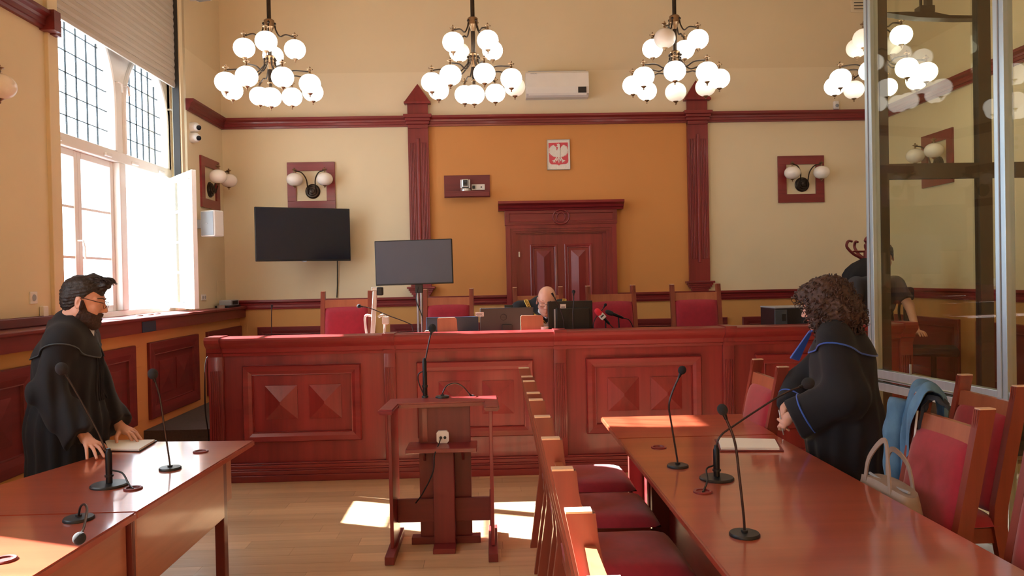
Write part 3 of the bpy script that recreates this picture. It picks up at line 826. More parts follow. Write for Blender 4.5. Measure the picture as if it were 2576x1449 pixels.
# ================================================================== chairs
def make_chair(wood_m):
    t = thing('upholstered_chair', 'x', 'chair', (0, 0, 0))
    hw = 0.23; sec = 0.038
    for s in (-1, 1):
        y = s * (hw - sec / 2)
        prof = [(-0.275, 0.0), (-0.21, 0.45), (-0.215, 0.55), (-0.325, 1.1), (-0.262, 1.1), (-0.15, 0.55), (-0.145, 0.45), (-0.225, 0.0)]
        p = MB().prism(prof, 'y', y - sec / 2, y + sec / 2).build('back_post', wood_m, t)
        MB().obox((-0.2935, y, 1.1025), (0.062, sec * 0.98, 0.005)).build('post_end', M['endgrain'], p)
        m = MB()
        for k in (-1, 0, 1): m.beam((-0.2755 + 0.024 , y + k * 0.011, 1.02), (-0.2595, y + k * 0.011, 1.098), 0.007, 0.01, (1, 0, 0.2))
        m.build('reeding', wood_m, p)
        l = MB().box(0.255, 0.295, y - sec / 2, y + sec / 2, 0.0, 0.43, 0.004).build('front_leg', wood_m, t)
    bx = lambda z: -0.205 - 0.11 * (z - 0.55) / 0.55
    m = MB(); a, b = bx(0.955) + 0.028, bx(1.02) + 0.028
    m.prism([(a - 0.012, 0.95), (b - 0.012, 1.025), (b + 0.014, 1.025), (a + 0.014, 0.95)], 'y', -hw + sec, hw - sec)
    m.build('top_rail', M['chair_wood'], t)
    # back cushion: rounded slab that leans with the posts
    bm = bmesh.new(); bmesh.ops.create_grid(bm, x_segments=16, y_segments=16, size=1.0)
    top = MB(); vs = []; fs = []; n = 16
    def cushion(fn):
        q = MB(); N = 16
        for side in (1, -1):
            base = len(q.v)
            vv = []
            for i in range(N + 1):
                for j in range(N + 1):
                    u, v = -1 + 2 * i / N, -1 + 2 * j / N
                    # squircle mapping keeps the corners soft
                    k = 0.10
                    uu = u * math.sqrt(1 - k * v * v * 0.5); v2 = v * math.sqrt(1 - k * u * u * 0.5)
                    e = max(0.0, (1 - abs(u) ** 5)) ** 0.5 * max(0.0, (1 - abs(v) ** 5)) ** 0.5
                    vv.append(fn(uu, v2, side * e))
            q.add(vv, [(i * (N + 1) + j, (i + 1) * (N + 1) + j, (i + 1) * (N + 1) + j + 1, i * (N + 1) + j + 1) for i in range(N) for j in range(N)])
        return q
    bm.free()
    def fb(u, v, e):
        z = 0.735 + v * 0.235; x = bx(z) + 0.032
        return (x + (0.045 * e if e > 0 else 0.02 * e), u * (hw - 0.025), z)
    cushion(fb).build('back_cushion', M['velour'], t, True, 60)
    def fs_(u, v, e):
        return (0.055 + v * 0.255, u * (hw + 0.005 + 0.012 * (v + 1)), 0.455 + (0.055 * e if e > 0 else 0.02 * e))
    cushion(fs_).build('seat_cushion', M['velour'], t, True, 60)
    m = MB()
    m.box(0.27, 0.29, -hw + sec, hw - sec, 0.37, 0.44); m.box(-0.19, -0.17, -hw + sec, hw - sec, 0.37, 0.44)
    for s in (-1, 1): m.box(-0.18, 0.26, s * (hw - 0.03) - 0.01, s * (hw - 0.03) + 0.01, 0.37, 0.44)
    m.build('seat_frame', wood_m, t)
    for s in (-1, 1): MB().box(-0.23, 0.26, s * (hw - 0.02) - 0.01, s * (hw - 0.02) + 0.01, 0.16, 0.19).build('stretcher', wood_m, t)
    return t


CH = make_chair(M['chair_red'])
first = [True]


def chair(x, y, rz, label, group, z=0.0, s=1.0, sz=1.0):
    c = CH if first[0] else copy_tree(CH)
    first[0] = False
    c.location = (x, y, z); c.rotation_euler = (0, 0, rz); c.scale = (s, s, sz)
    c['label'] = label; c['group'] = group
    return c


# row along the lectern side of the long table, facing it
for k, (ya, yb) in enumerate(((4.27, 4.71), (3.66, 4.09), (3.01, 3.48), (2.16, 2.65), (1.36, 1.81))):
    ord_ = ['chair at the bench end of the row beside the lectern', 'second crimson chair from the bench end in the row beside the lectern', 'third crimson chair from the bench end in the row beside the lectern',
            'fourth crimson chair from the bench end in the row beside the lectern', 'fifth crimson chair from the bench end in the row beside the lectern'][k]
    chair(0.49, (ya + yb) / 2, 0, ord_ if k else 'crimson ' + ord_, 'chairs along the lectern side of the long table')
GR = 'chairs on the dock side of the long table'
chair(1.41, 4.66, PI, 'crimson chair pushed under the table end beside the standing woman', GR)
chair(1.64, 3.17, PI, 'crimson chair with a denim jacket on its back and a handbag on its seat', GR)
chair(1.64, 2.44, PI, 'crimson chair cut by the picture edge next to the chair with the denim jacket', GR)
chair(2.17, 3.72, PI, 'crimson chair standing against the glass dock behind the chair with the jacket', GR)
GJ = 'high-backed chairs behind the bench'
for k, (pa, pb, lab) in enumerate(((815, 940, 'crimson high-backed chair behind the white document camera'), (1063, 1189, 'crimson high-backed chair behind the navy monitor'), (1289, 1415, 'crimson high-backed chair that the bald judge sits on'),
                                   (1476, 1601, 'crimson high-backed chair behind the red press microphone'), (1678, 1803, 'crimson high-backed empty chair under the pilaster foot'))):
    a, b = at(pa, 728, Y=7.95), at(pb, 728, Y=7.95)
    chair((a.x + b.x) / 2, 7.95 - 0.34, -PI / 2 + (0.06, -0.03, 0.0, 0.05, -0.08)[k], lab, GJ, DAIS, 1.12, (1.56 - DAIS) / 1.105)

# ================================================================== lectern
LZ = 0.89
lc = thing('lectern', 'open mahogany witness lectern with U-shaped top and shelf', 'lectern', (-0.31, 4.75, 0))
pl = [(-0.68, 4.56), (-0.585, 4.54), (-0.575, 4.77), (-0.055, 4.80), (-0.05, 4.59), (0.042, 4.59), (0.034, 5.02), (-0.663, 4.98)]
bm = bmesh.new(); f = bm.faces.new([bm.verts.new((p[0], p[1], LZ - 0.032)) for p in pl])
r = bmesh.ops.extrude_face_region(bm, geom=[f]); bmesh.ops.translate(bm, verts=[v for v in r['geom'] if isinstance(v, bmesh.types.BMVert)], vec=(0, 0, 0.032))
bmesh.ops.recalc_face_normals(bm, faces=bm.faces[:]); bmesh.ops.bevel(bm, geom=bm.edges[:], offset=0.009, segments=2, affect='EDGES')
MB().addbm(bm).build('top', M['red_x'], lc)
for xx in (-0.615, -0.012):
    sp = MB().box(xx - 0.011, xx + 0.011, 4.60, 4.93, 0.05, LZ - 0.032, 0.003).build('side_panel', M['red_z'], lc)
    MB().box(xx - 0.028, xx + 0.028, 4.46, 5.0, 0.0, 0.05, 0.004).build('foot', M['dark_y'], lc)
    MB().box(xx - 0.017, xx - 0.011, 4.72, 4.86, 0.13, 0.32, 0.002).build('bracket', M['dark_z'], lc)
MB().box(-0.465, -0.141, 4.82, 4.85, 0.045, LZ - 0.032, 0.003).build('back_panel', M['dark_z'], lc)
MB().box(-0.373, -0.243, 4.72, 4.82, 0.03, 0.60, 0.004).build('column', M['dark_z'], lc)
MB().box(-0.53, -0.1, 4.64, 4.86, 0.605, 0.632, 0.004).build('shelf', M['red_x'], lc)
for s in (-0.43, -0.19): MB().prism([(4.70, 0.605), (4.82, 0.605), (4.82, 0.52)], 'x', s - 0.008, s + 0.008).build('shelf_bracket', M['dark_z'], lc)
MB().box(-0.604, -0.023, 4.785, 4.81, 0.145, 0.29, 0.003).build('cross_board', M['dark_x'], lc)
MB().box(-0.52, -0.09, 4.80, 4.87, 0.0, 0.045, 0.003).build('base_rail', M['dark_x'], lc)
MB().box(-0.375, -0.24, 4.62, 4.85, 0.0, 0.03, 0.003).build('base_block', M['dark_x'], lc)
MB().box(-0.44, -0.41, 4.815, 4.82, 0.64, LZ - 0.04).build('batten', M['red_z'], lc)
p = at(1114, 1098, Y=4.81)
sk = thing('connector_box', 'small white connector box on the lectern panel', 'socket', (p.x, 4.82, p.z))
q = 0.038; c = 0.012
MB().prism([(p.x - q + c, p.z - q), (p.x + q - c, p.z - q), (p.x + q, p.z - q + c), (p.x + q, p.z + q - c), (p.x + q - c, p.z + q), (p.x - q + c, p.z + q), (p.x - q, p.z + q - c), (p.x - q, p.z - q + c)], 'y', 4.79, 4.8195).build('housing', M['white_plastic'], sk)
RY = Matrix.Rotation(PI / 2, 3, 'X')
for dx in (-0.012, 0.014):
    MB().lathe([(0.009, 0), (0.009, 0.004)], (p.x + dx, 4.791, p.z - 0.003), 16, RY).build('socket_hole', M['black'], sk)
one('lectern_lead', M['black'], 'black lead plugged into the connector box and trailing down', 'cable',
    MB().tube(spline([(p.x - 0.012, 4.775, p.z - 0.003), (p.x - 0.02, 4.74, p.z - 0.03), (p.x - 0.04, 4.62, 0.6), (p.x - 0.05, 4.61, 0.5), (p.x - 0.12, 4.66, 0.36), (p.x - 0.17, 4.74, 0.28)]), 0.004, 8), smooth=True)


# ================================================================== microphones
def mic_head(mb, c, r, d=None, squash=1.15):
    mb.ball(c, r, 16, 12, (1, 1, squash))


def gooseneck(label, base, pts, br=0.052, hr=0.024, tube=None, lead=None, group='gooseneck microphones on the tables', stalk_r=0.0045):
    base = Vector(base)
    t = thing('gooseneck_microphone', label, 'microphone', base, group)
    MB().lathe([(br, 0.0), (br, 0.006), (br * 0.94, 0.011), (0.012, 0.013), (0.012, 0.02)], base, 32).build('base', M['black'], t, True)
    pts = [Vector(p) for p in pts]
    if tube:
        MB().lathe([(0.014, 0.01), (0.014, tube), (0.011, tube + 0.006), (0.008, tube + 0.02)], base, 16).build('tube', M['black_metal'], t, True)
        MB().lathe([(0.019, tube * 0.28), (0.019, tube * 0.34)], base, 16).build('collar', M['black'], t, True)
    sp = spline(pts, 10)
    MB().tube(sp, stalk_r, 8).build('gooseneck', M['stalk'], t, True)
    d = (sp[-1] - sp[-2]).normalized()
    MB().tube([sp[-1] - d * 0.02, sp[-1] + d * 0.02], [stalk_r * 1.2, 0.011], 12).build('capsule', M['black_metal'], t, True)
    h = MB(); rot = Vector((0, 0, 1)).rotation_difference(d).to_matrix()
    pr = [(max(1e-4, hr * math.sin(PI * i / 12)), -hr * 1.12 * math.cos(PI * i / 12)) for i in range(13)]
    h.lathe(pr, sp[-1] + d * (hr * 0.95), 20, rot)
    h.build('windshield', M['black_foam'], t, True)
    if lead: MB().tube(spline(lead, 8), 0.004, 8).build('lead', M['black'], t, True)
    return t


z0 = TZ + 0.0005
def onY(px_, py_, Y): return at(px_, py_, Y=Y)
b = at(275, 1222, Z=z0); h = onY(163, 940, b.y)
gooseneck('thick-stemmed gooseneck microphone in front of the bearded man', b, [b + Vector((0, 0, 0.14)), onY(272, 1150, b.y), onY(245, 1085, b.y), onY(190, 985, b.y), h], 0.08, 0.027, 0.15,
          [b + Vector((0.014, 0, 0.07)), b + Vector((0.06, 0, 0.055)), b + Vector((0.1, -0.03, 0.015)), at(335, 1230, Z=z0 + 0.004)])
b = at(428, 1180, Z=z0)
gooseneck('slim gooseneck microphone standing by the folder of the bearded man', b, [b + Vector((0, 0, 0.012)), onY(425, 1150, b.y), onY(412, 1065, b.y), onY(402, 1000, b.y), onY(388, 952, b.y)], 0.052, 0.024)
b = at(198, 1307, Z=z0)
gooseneck('gooseneck microphone bent right over on the sunlit table', b, [b + Vector((0, 0, 0.012)), onY(199, 1290, 3.0), onY(203, 1274, 2.97), onY(213, 1269, 2.93), onY(219, 1283, 2.86), onY(212, 1322, 2.74), onY(202, 1348, 2.66)], 0.056, 0.021)
b = at(1705, 1174, Z=z0)
gooseneck('slim S-curved gooseneck microphone near the table joint', b, [b + Vector((0, 0, 0.012)), onY(1702, 1145, b.y), onY(1688, 1060, b.y), onY(1683, 1020, b.y), onY(1692, 985, b.y), onY(1712, 940, b.y)], 0.05, 0.019)
b = at(1803, 1205, Z=z0)
gooseneck('thick-stemmed microphone leaning towards the standing woman', b, [b + Vector((0, 0, 0.13)), onY(1802, 1122, b.y), onY(1812, 1098, b.y), onY(1840, 1075, b.y), onY(1960, 997, b.y), onY(2020, 970, b.y)], 0.075, 0.026, 0.13,
          [b + Vector((-0.014, 0, 0.06)), b + Vector((-0.05, -0.02, 0.05)), b + Vector((-0.07, -0.1, 0.02)), at(1768, 1238, Z=z0 + 0.004)])
b = at(1873, 1347, Z=z0)
gooseneck('slim gooseneck microphone at the near end of the long table', b, [b + Vector((0, 0, 0.012)), onY(1871, 1300, b.y), onY(1860, 1200, b.y), onY(1848, 1110, b.y), onY(1822, 1042, b.y)], 0.052, 0.018)
b = at(1113, 1000, Z=LZ + 0.0005)
gooseneck('microphone drooping behind the lectern top', b, [b + Vector((0, 0, 0.012)), onY(1115, 985, b.y), onY(1125, 970, b.y + 0.01), onY(1145, 964, b.y + 0.03), onY(1165, 973, b.y + 0.06), onY(1185, 996, b.y + 0.09)], 0.045, 0.02, group='microphones at the lectern')
b = Vector((-0.435, 5.0, LZ + 0.0005))
t = gooseneck('tall gooseneck microphone on a black tube at the lectern', b, [b + Vector((0, 0, 0.24)), onY(1070, 905, 5.0), onY(1078, 865, 5.0), onY(1085, 835, 5.0)], 0.022, 0.026, 0.235, [b + Vector((-0.012, 0, 0.17)), b + Vector((-0.04, 0, 0.15)), b + Vector((-0.04, 0, 0.1)), b + Vector((-0.014, 0, 0.03))], 'microphones at the lectern')
# bench microphones
DZ = 1.0305
GB = 'gooseneck microphones on the bench'
b = Vector((at(1040, 836, Y=6.85).x, 6.85, DZ))
gooseneck('low-swung gooseneck microphone in front of the document camera', b, [b + Vector((0, 0, 0.012)), onY(1038, 825, 6.85), onY(1025, 812, 6.84), onY(980, 795, 6.83), onY(930, 775, 6.82), onY(908, 771, 6.82)], 0.05, 0.018, group=GB)
b = Vector((at(1443, 828, Y=6.68).x, 6.68, DZ))
gooseneck('straight gooseneck microphone in front of the black monitor', b, [b + Vector((0, 0, 0.012)), onY(1441, 800, 6.68), onY(1443, 760, 6.68), onY(1443, 738, 6.68)], 0.045, 0.015, group=GB)
b = Vector((at(1421, 828, Y=6.8).x, 6.8, DZ))
gooseneck('thin curved gooseneck microphone between the judge and the black monitor', b, [b + Vector((0, 0, 0.012)), onY(1418, 810, 6.8), onY(1410, 780, 6.8), onY(1398, 755, 6.8), onY(1391, 742, 6.8)], 0.045, 0.009, group=GB)
b = Vector((at(1493, 828, Y=6.95).x, 6.95, DZ))
gooseneck('gooseneck microphone behind the red press microphone', b, [b + Vector((0, 0, 0.012)), onY(1493, 815, 6.95), onY(1502, 795, 6.95), onY(1516, 778, 6.95), onY(1521, 770, 6.95)], 0.045, 0.014, group=GB)
b = Vector((at(683, 838, Y=6.98).x, 6.98, DZ))
gooseneck('small upright microphone at the window end of the bench', b, [b + Vector((0, 0, 0.012)), onY(683, 820, 6.98), onY(683, 790, 6.98), onY(684, 772, 6.98)], 0.05, 0.008, group=GB)

# ================================================================== chandeliers
def globe_set(parent, c, rx, rz, m, finial=True):
    """opal globe with a metal cap and finial above and a drop below"""
    g = MB(); n = 14
    pr = [(max(1e-4, rx * math.sin(PI * i / n) ** 0.9), -rz * math.cos(PI * i / n)) for i in range(n + 1)]
    pr = [p for p in pr]
    g.lathe(pr, c, 28); g.build('globe', m, parent, True, 180)
    k = rx / 0.11
    q = MB(); q.lathe([(0.052 * k, rz * 0.83), (0.05 * k, rz * 0.9), (0.03 * k, rz * 1.0), (0.012 * k, rz * 1.03), (0.012 * k, rz * 1.18), (0.016 * k, rz * 1.22), (0.01 * k, rz * 1.28), (0.012 * k, rz * 1.36), (0.03 * k, rz * 1.44), (0.034 * k, rz * 1.5), (0.02 * k, rz * 1.56), (0.007 * k, rz * 1.62), (0.011 * k, rz * 1.70), (0.001, rz * 1.82)], c, 16)
    q.build('finial', M['brass'], parent, True, 40)
    q = MB(); q.lathe([(0.001, -rz * 1.38), (0.009 * k, -rz * 1.3), (0.004 * k, -rz * 1.22), (0.013 * k, -rz * 1.12), (0.028 * k, -rz * 1.0), (0.03 * k, -rz * 0.95)], c, 16)
    q.build('drop', M['brass'], parent, True, 40)


def chandelier(x, Y, rot, dim, off, label):
    t = thing('chandelier', label, 'chandelier', (x, Y, 3.4), 'globe chandeliers hanging in a row above the bench')
    m = MB(); m.tube([(x, Y, 3.68), (x, Y, ZC)], 0.021, 12); m.build('stem', M['bronze'], t, True)
    for (zc, rr) in ((4.25, 0.052), (3.89, 0.05)):
        m = MB(); m.lathe([(0.02, zc - 0.10), (0.03, zc - 0.075), (rr * 0.7, zc - 0.05), (rr, zc - 0.035), (rr, zc + 0.03), (rr * 0.8, zc + 0.04), (0.021, zc + 0.045)], (x, Y, 0), 20); m.build('hub', M['brass'], t, True, 40)
    n = 0
    for tier, (N, R, zg, zh, a0) in enumerate(((4, 0.245, 4.0, 4.25, rot), (8, 0.43, 3.616, 3.89, rot + PI / 8))):
        for k in range(N):
            a = a0 + 2 * PI * k / N
            d = Vector((math.cos(a), math.sin(a), 0)); C = Vector((x, Y, 0))
            r0 = 0.055
            pts = [C + d * r0 + Vector((0, 0, zh - 0.02)), C + d * (r0 + 0.012) + Vector((0, 0, zh - 0.07)), C + d * (r0 + (R - r0) * 0.25) + Vector((0, 0, zh - (0.125 if tier == 0 else 0.15))), C + d * (r0 + (R - r0) * 0.55) + Vector((0, 0, zg + 0.145)), C + d * R + Vector((0, 0, zg + 0.118))]
            arm = MB().tube(spline(pts, 6), 0.0075, 8)
            arm.ball(C + d * r0 + Vector((0, 0, zh)), 0.014, 10, 8)
            ao = arm.build('arm', M['bronze'], t, True)
            mm = M['opal_off'] if n in off else (M['opal_dim'] if n in dim else M['opal_on'])
            globe_set(ao, C + d * R + Vector((0, 0, zg)), 0.106, 0.096, mm)
            n += 1
    ao = MB().tube([(x, Y, 3.68), (x, Y, 3.62)], 0.015, 10).build('arm', M['bronze'], t, True)
    globe_set(ao, Vector((x, Y, 3.515)), 0.106, 0.096, M['opal_dim'] if 12 in dim else M['opal_on'])


CY = 7.8
# angles: 0 = +X, -90 deg = towards the room
chandelier(-2.156, CY, math.radians(8 - 90), (), (), 'globe chandelier hanging nearest the arched window')
chandelier(-0.119, CY, math.radians(-45 - 8), (2, 5), (), 'globe chandelier hanging beside the air conditioner')
chandelier(1.93, CY, math.radians(-45 + 8), (5, 6, 12), (3,), 'globe chandelier with an unlit upper globe above the empty bench chairs')
chandelier(4.03, CY, math.radians(-60), (2, 3, 7), (1,), 'globe chandelier partly behind the glass dock')


# ================================================================== wall lamps
def make_wall_lamp():
    """built facing -Y with its wooden square on the plane y = 0"""
    t = thing('wall_lamp', 'x', 'lamp', (0, 0, 0))
    o, i = 0.305, 0.195
    m = MB()
    for (a, b, c, d) in ((-o, o, i, o), (-o, o, -o, -i), (-o, -i, -i, i), (i, o, -i, i)): m.box(a, b, -0.025, 0, c, d, 0.002)
    m.build('wooden_square', M['red_x'], t)
    R = Matrix.Rotation(PI / 2, 3, 'X')
    m = MB(); m.lathe([(0.095, 0.0), (0.095, 0.012), (0.082, 0.02), (0.08, 0.03), (0.06, 0.034), (0.055, 0.045), (0.035, 0.05), (0.03, 0.062), (0.012, 0.066), (0.001, 0.07)], (0.015, 0, -0.07), 28, R)
    m.build('rosette', M['bronze'], t, True, 40)
    for s in (-1, 1):
        pts = [(0.015 + s * 0.05, -0.05, -0.11), (0.015 + s * 0.05, -0.08, -0.02), (0.015 + s * 0.06, -0.11, 0.08), (0.015 + s * 0.11, -0.14, 0.155), (0.015 + s * 0.19, -0.17, 0.175)]
        ao = MB().tube(spline(pts, 6), 0.008, 8).build('arm', M['bronze'], t, True)
        globe_set(ao, Vector((0.015 + s * 0.19, -0.17, 0.065)), 0.102, 0.083, M['opal_off'])
    return t


WLM = make_wall_lamp()
def wall_lamp(loc, rz, label, firstone=False):
    c = WLM if firstone else copy_tree(WLM)
    c.location = loc; c.rotation_euler = (0, 0, rz); c['label'] = label; c['group'] = 'two-globe lamps on wooden squares'
wall_lamp((at(784, 468, Y=YB).x, YB, at(784, 468, Y=YB).z), 0, 'two-globe wall lamp above the wall television', True)
wall_lamp((at(2014, 451, Y=YB).x, YB, at(2014, 451, Y=YB).z), 0, 'two-globe wall lamp on the cream field between pilaster and dock')
wall_lamp((XL, 9.51, 2.88), PI / 2, 'two-globe wall lamp over the white loudspeaker in the window corner')
wall_lamp((XL, 5.02, 2.93), PI / 2, 'two-globe wall lamp on the pier, cut by the picture edge')
wall_lamp((XR, 8.73, 2.93), -PI / 2, 'two-globe wall lamp seen through the dock glass')

# ================================================================== things on the walls
a, b = at(1321, 189, Y=YB), at(1477, 250, Y=YB)
ac = thing('air_conditioner', 'white split air conditioner on the wall between the chandeliers', 'air conditioner', ((a.x + b.x) / 2, YB, b.z))
x0, x1, zb, zt_ = a.x, b.x, b.z, a.z
h = zt_ - zb
MB().prism([(YB, zb), (YB - 0.13, zb), (YB - 0.19, zb + h * 0.12), (YB - 0.2, zb + h * 0.38), (YB - 0.185, zb + h * 0.92), (YB - 0.16, zt_), (YB, zt_)], 'x', x0, x1).build('housing', M['white_plastic'], ac)
MB().prism([(YB - 0.19, zb + h * 0.04), (YB - 0.205, zb + h * 0.12), (YB - 0.212, zb + h * 0.37), (YB - 0.2, zb + h * 0.38), (YB - 0.17, zb + h * 0.06)], 'x', x0 + 0.03, x1 - 0.03).build('flap', M['white_plastic'], ac)
MB().box(x1 - 0.14, x1 - 0.035, YB - 0.216, YB - 0.206, zb + h * 0.12, zb + h * 0.35, 0.003).build('display', M['black'], ac)
MB().box(x0 + 0.03, x1 - 0.03, YB - 0.16, YB - 0.05, zt_, zt_ + 0.006).build('intake_grille', M['grey_plastic'], ac)
text_part('maker_lettering', 'SAMSUNG', 0.018, M['grey_plastic'], ac, (x0 + 0.1, YB - 0.1885, zb + h * 0.9), (PI / 2 - 0.05, 0, 0))

# coat of arms
a, b = at(1375.5, 352, Y=YB), at(1434, 427, Y=YB)
ex, ez = (a.x + b.x) / 2, (a.z + b.z) / 2; ew, eh = (b.x - a.x) / 2, (a.z - b.z) / 2
em = thing('coat_of_arms', 'framed white eagle on a red shield above the door', 'plaque', (ex, YB, b.z))
MB().box(ex - ew, ex + ew, YB - 0.018, YB, ez - eh, ez + eh, 0.002).build('backing', M['emblem_white'], em)
fm = MB()
for (p, q, r, s) in ((-ew, ew, eh - 0.008, eh), (-ew, ew, -eh, -eh + 0.008), (-ew, -ew + 0.008, -eh, eh), (ew - 0.008, ew, -eh, eh)): fm.box(ex + p, ex + q, YB - 0.025, YB, ez + r, ez + s, 0.002)
fm.build('frame', M['silver'], em)
U = ew / 300.0   # emblem drawn on a 600-unit wide grid, y measured from the plaque centre, photo pixels of a close look
def E2(x, y): return (ex + (x - 665) * U, ez - (y - 718) * U)
sh = [(408, 408), (915, 402), (920, 880)] + [(920 - 85 * (1 - math.cos(t * PI / 16)), 880 + 88 * math.sin(t * PI / 16)) for t in range(1, 9)] + [(760, 970), (700, 980), (672, 1008), (645, 982), (590, 972), (500, 972)] + [(500 - 82 * math.sin(t * PI / 16), 884 + 88 * math.cos(t * PI / 16)) for t in range(1, 9)]
def plate(pts, d, th, m, name, par):
    MB().prism([E2(*p) for p in pts], 'y', YB - 0.018 - d - th, YB - 0.018 - d).build(name, m, par)
bm_ = [E2(*p) for p in sh]
me_rim = [(p[0] + (p[0] - ex) * 0.035, p[1] + (p[1] - ez) * 0.02) for p in bm_]
plate(sh, 0.0, 0.002, M['emblem_red'], 'shield', em)
eagle = thing_e = None
def feather(mbx, x, y, ang, L, w, d):
    dx, dy = math.cos(ang), math.sin(ang); nx, ny = -dy, dx
    pts = [(x - nx * w * 0.4, y - ny * w * 0.4), (x + dx * L * 0.5 - nx * w, y + dy * L * 0.5 - ny * w), (x + dx * L * 0.85 - nx * w * 0.8, y + dy * L * 0.85 - ny * w * 0.8), (x + dx * L, y + dy * L),
           (x + dx * L * 0.85 + nx * w * 0.8, y + dy * L * 0.85 + ny * w * 0.8), (x + dx * L * 0.5 + nx * w, y + dy * L * 0.5 + ny * w), (x + nx * w * 0.4, y + ny * w * 0.4)]
    mbx.prism([E2(*p) for p in pts], 'y', YB - 0.018 - d, YB - 0.0199)
eg = MB()
for s in (-1, 1):
    X = lambda x: 665 + s * (x - 665)
    # wing: shoulder curl and fanned feathers
    for k in range(13):
        t = k / 12; ang = math.radians(-75 + 165 * t) if s > 0 else PI - math.radians(-75 + 165 * t)
        ox, oy = 765 + 10 * math.sin(t * 3), 575 + 60 * t
        L = 88 + 56 * math.sin(PI * (0.2 + 0.65 * t)) + 30 * t
        feather(eg, X(ox), oy, ang, L, 17, 0.0038 + 0.0008 * (k % 3) + 0.00005 * k)
    for k in range(6):
        t = k / 5; ang = math.radians(60 + 32 * t); ang = ang if s > 0 else PI - ang
        feather(eg, X(735 - 45 * t), 640 + 20 * t, ang, 150 - 15 * t, 19, 0.0062 + 0.0003 * k)
    eg.prism([E2(X(x), y) for x, y in ([(720, 600), (716, 560), (735, 515), (775, 485), (820, 475), (800, 520), (830, 560), (800, 640), (740, 680), (690, 650), (700, 620)][::1 if s > 0 else -1])], 'y', YB - 0.0241, YB - 0.0199)
    # leg and talons
    eg.prism([E2(X(x), y) for x, y in ([(700, 790), (735, 790), (775, 855), (755, 875)][::1 if s > 0 else -1])], 'y', YB - 0.026, YB - 0.0199)
    for aa in (20, 60, 100):
        ang = math.radians(aa) if s > 0 else PI - math.radians(aa); feather(eg, X(772), 860, ang, 75, 11, 0.004 + aa * 0.00002)
    for k in range(3): feather(eg, X(672 + 12 * k), 810 + 26 * k, math.radians(35) if s > 0 else PI - math.radians(35), 70 - 10 * k, 13, 0.0044 + 0.0004 * k)
eg.prism([E2(x, y) for x, y in ((610, 640), (640, 570), (655, 520), (615, 520), (612, 505), (640, 490), (640, 470), (690, 468), (708, 490), (700, 540), (712, 600), (722, 650), (700, 740), (690, 800), (668, 830), (645, 800), (632, 740))], 'y', YB - 0.03, YB - 0.0199)
eg.prism([E2(x, y) for x, y in ((660, 800), (680, 800), (684, 900), (672, 955), (658, 900))], 'y', YB - 0.027, YB - 0.0199)
eg.prism([E2(x, y) for x, y in ((632, 470), (620, 430), (645, 450), (665, 422), (685, 450), (706, 428), (698, 470))], 'y', YB - 0.028, YB - 0.0199)
eg.build('eagle', M['emblem_white'], em)

# camera shelf
a, b = at(1117, 442, Y=YB), at(1233, 496, Y=YB)
sf = thing('camera_shelf', 'small mahogany wall shelf on the orange field', 'shelf', ((a.x + b.x) / 2, YB, b.z))
MB().box(a.x, b.x, YB - 0.02, YB, b.z, a.z, 0.002).build('back_board', M['dark_x'], sf)
MB().box(a.x + 0.01, b.x - 0.01, YB - 0.16, YB - 0.02, b.z + 0.05, b.z + 0.07, 0.002).build('shelf_board', M['dark_x'], sf)
MB().box(a.x + 0.01, b.x - 0.01, YB - 0.16, YB - 0.145, b.z, b.z + 0.05, 0.002).build('lip', M['dark_x'], sf)
zs = b.z + 0.0705; cx = at(1171, 470, Y=YB - 0.1).x
vc = thing('conference_camera', 'silver motorised conference camera on the small wall shelf', 'camera', (cx, YB - 0.09, zs))
MB().lathe([(0.066, 0), (0.068, 0.012), (0.06, 0.035), (0.045, 0.04)], (cx, YB - 0.09, zs), 24).build('base', M['silver'], vc, True, 40)
for s in (-1, 1): MB().box(cx + s * 0.052 - 0.009, cx + s * 0.052 + 0.009, YB - 0.12, YB - 0.06, zs + 0.035, zs + 0.15, 0.006).build('yoke_arm', M['silver'], vc)
MB().box(cx - 0.042, cx + 0.042, YB - 0.135, YB - 0.05, zs + 0.045, zs + 0.155, 0.012).build('head', M['silver'], vc)
MB().box(cx - 0.03, cx + 0.03, YB - 0.139, YB - 0.134, zs + 0.065, zs + 0.14, 0.002).build('lens_window', M['black'], vc)
MB().lathe([(0.018, 0), (0.018, 0.006), (0.012, 0.007)], (cx, YB - 0.139, zs + 0.105), 20, RY).build('lens', M['screen'], vc, True, 40)
c0 = at(1203, 471, Y=YB - 0.02)
so = thing('wall_socket', 'white double socket on the camera shelf board', 'socket', (c0.x, YB - 0.0205, c0.z))
MB().box(c0.x - 0.085, c0.x + 0.085, YB - 0.032, YB - 0.0205, c0.z - 0.037, c0.z + 0.037, 0.003).build('plate', M['white_plastic'], so)
MB().box(c0.x - 0.075, c0.x - 0.04, YB - 0.06, YB - 0.0325, c0.z - 0.018, c0.z + 0.018, 0.004).build('plug', M['black'], so)
MB().lathe([(0.01, 0), (0.01, 0.002)], (c0.x + 0.04, YB - 0.032, c0.z), 16, RY).build('socket_hole', M['ink'], so)


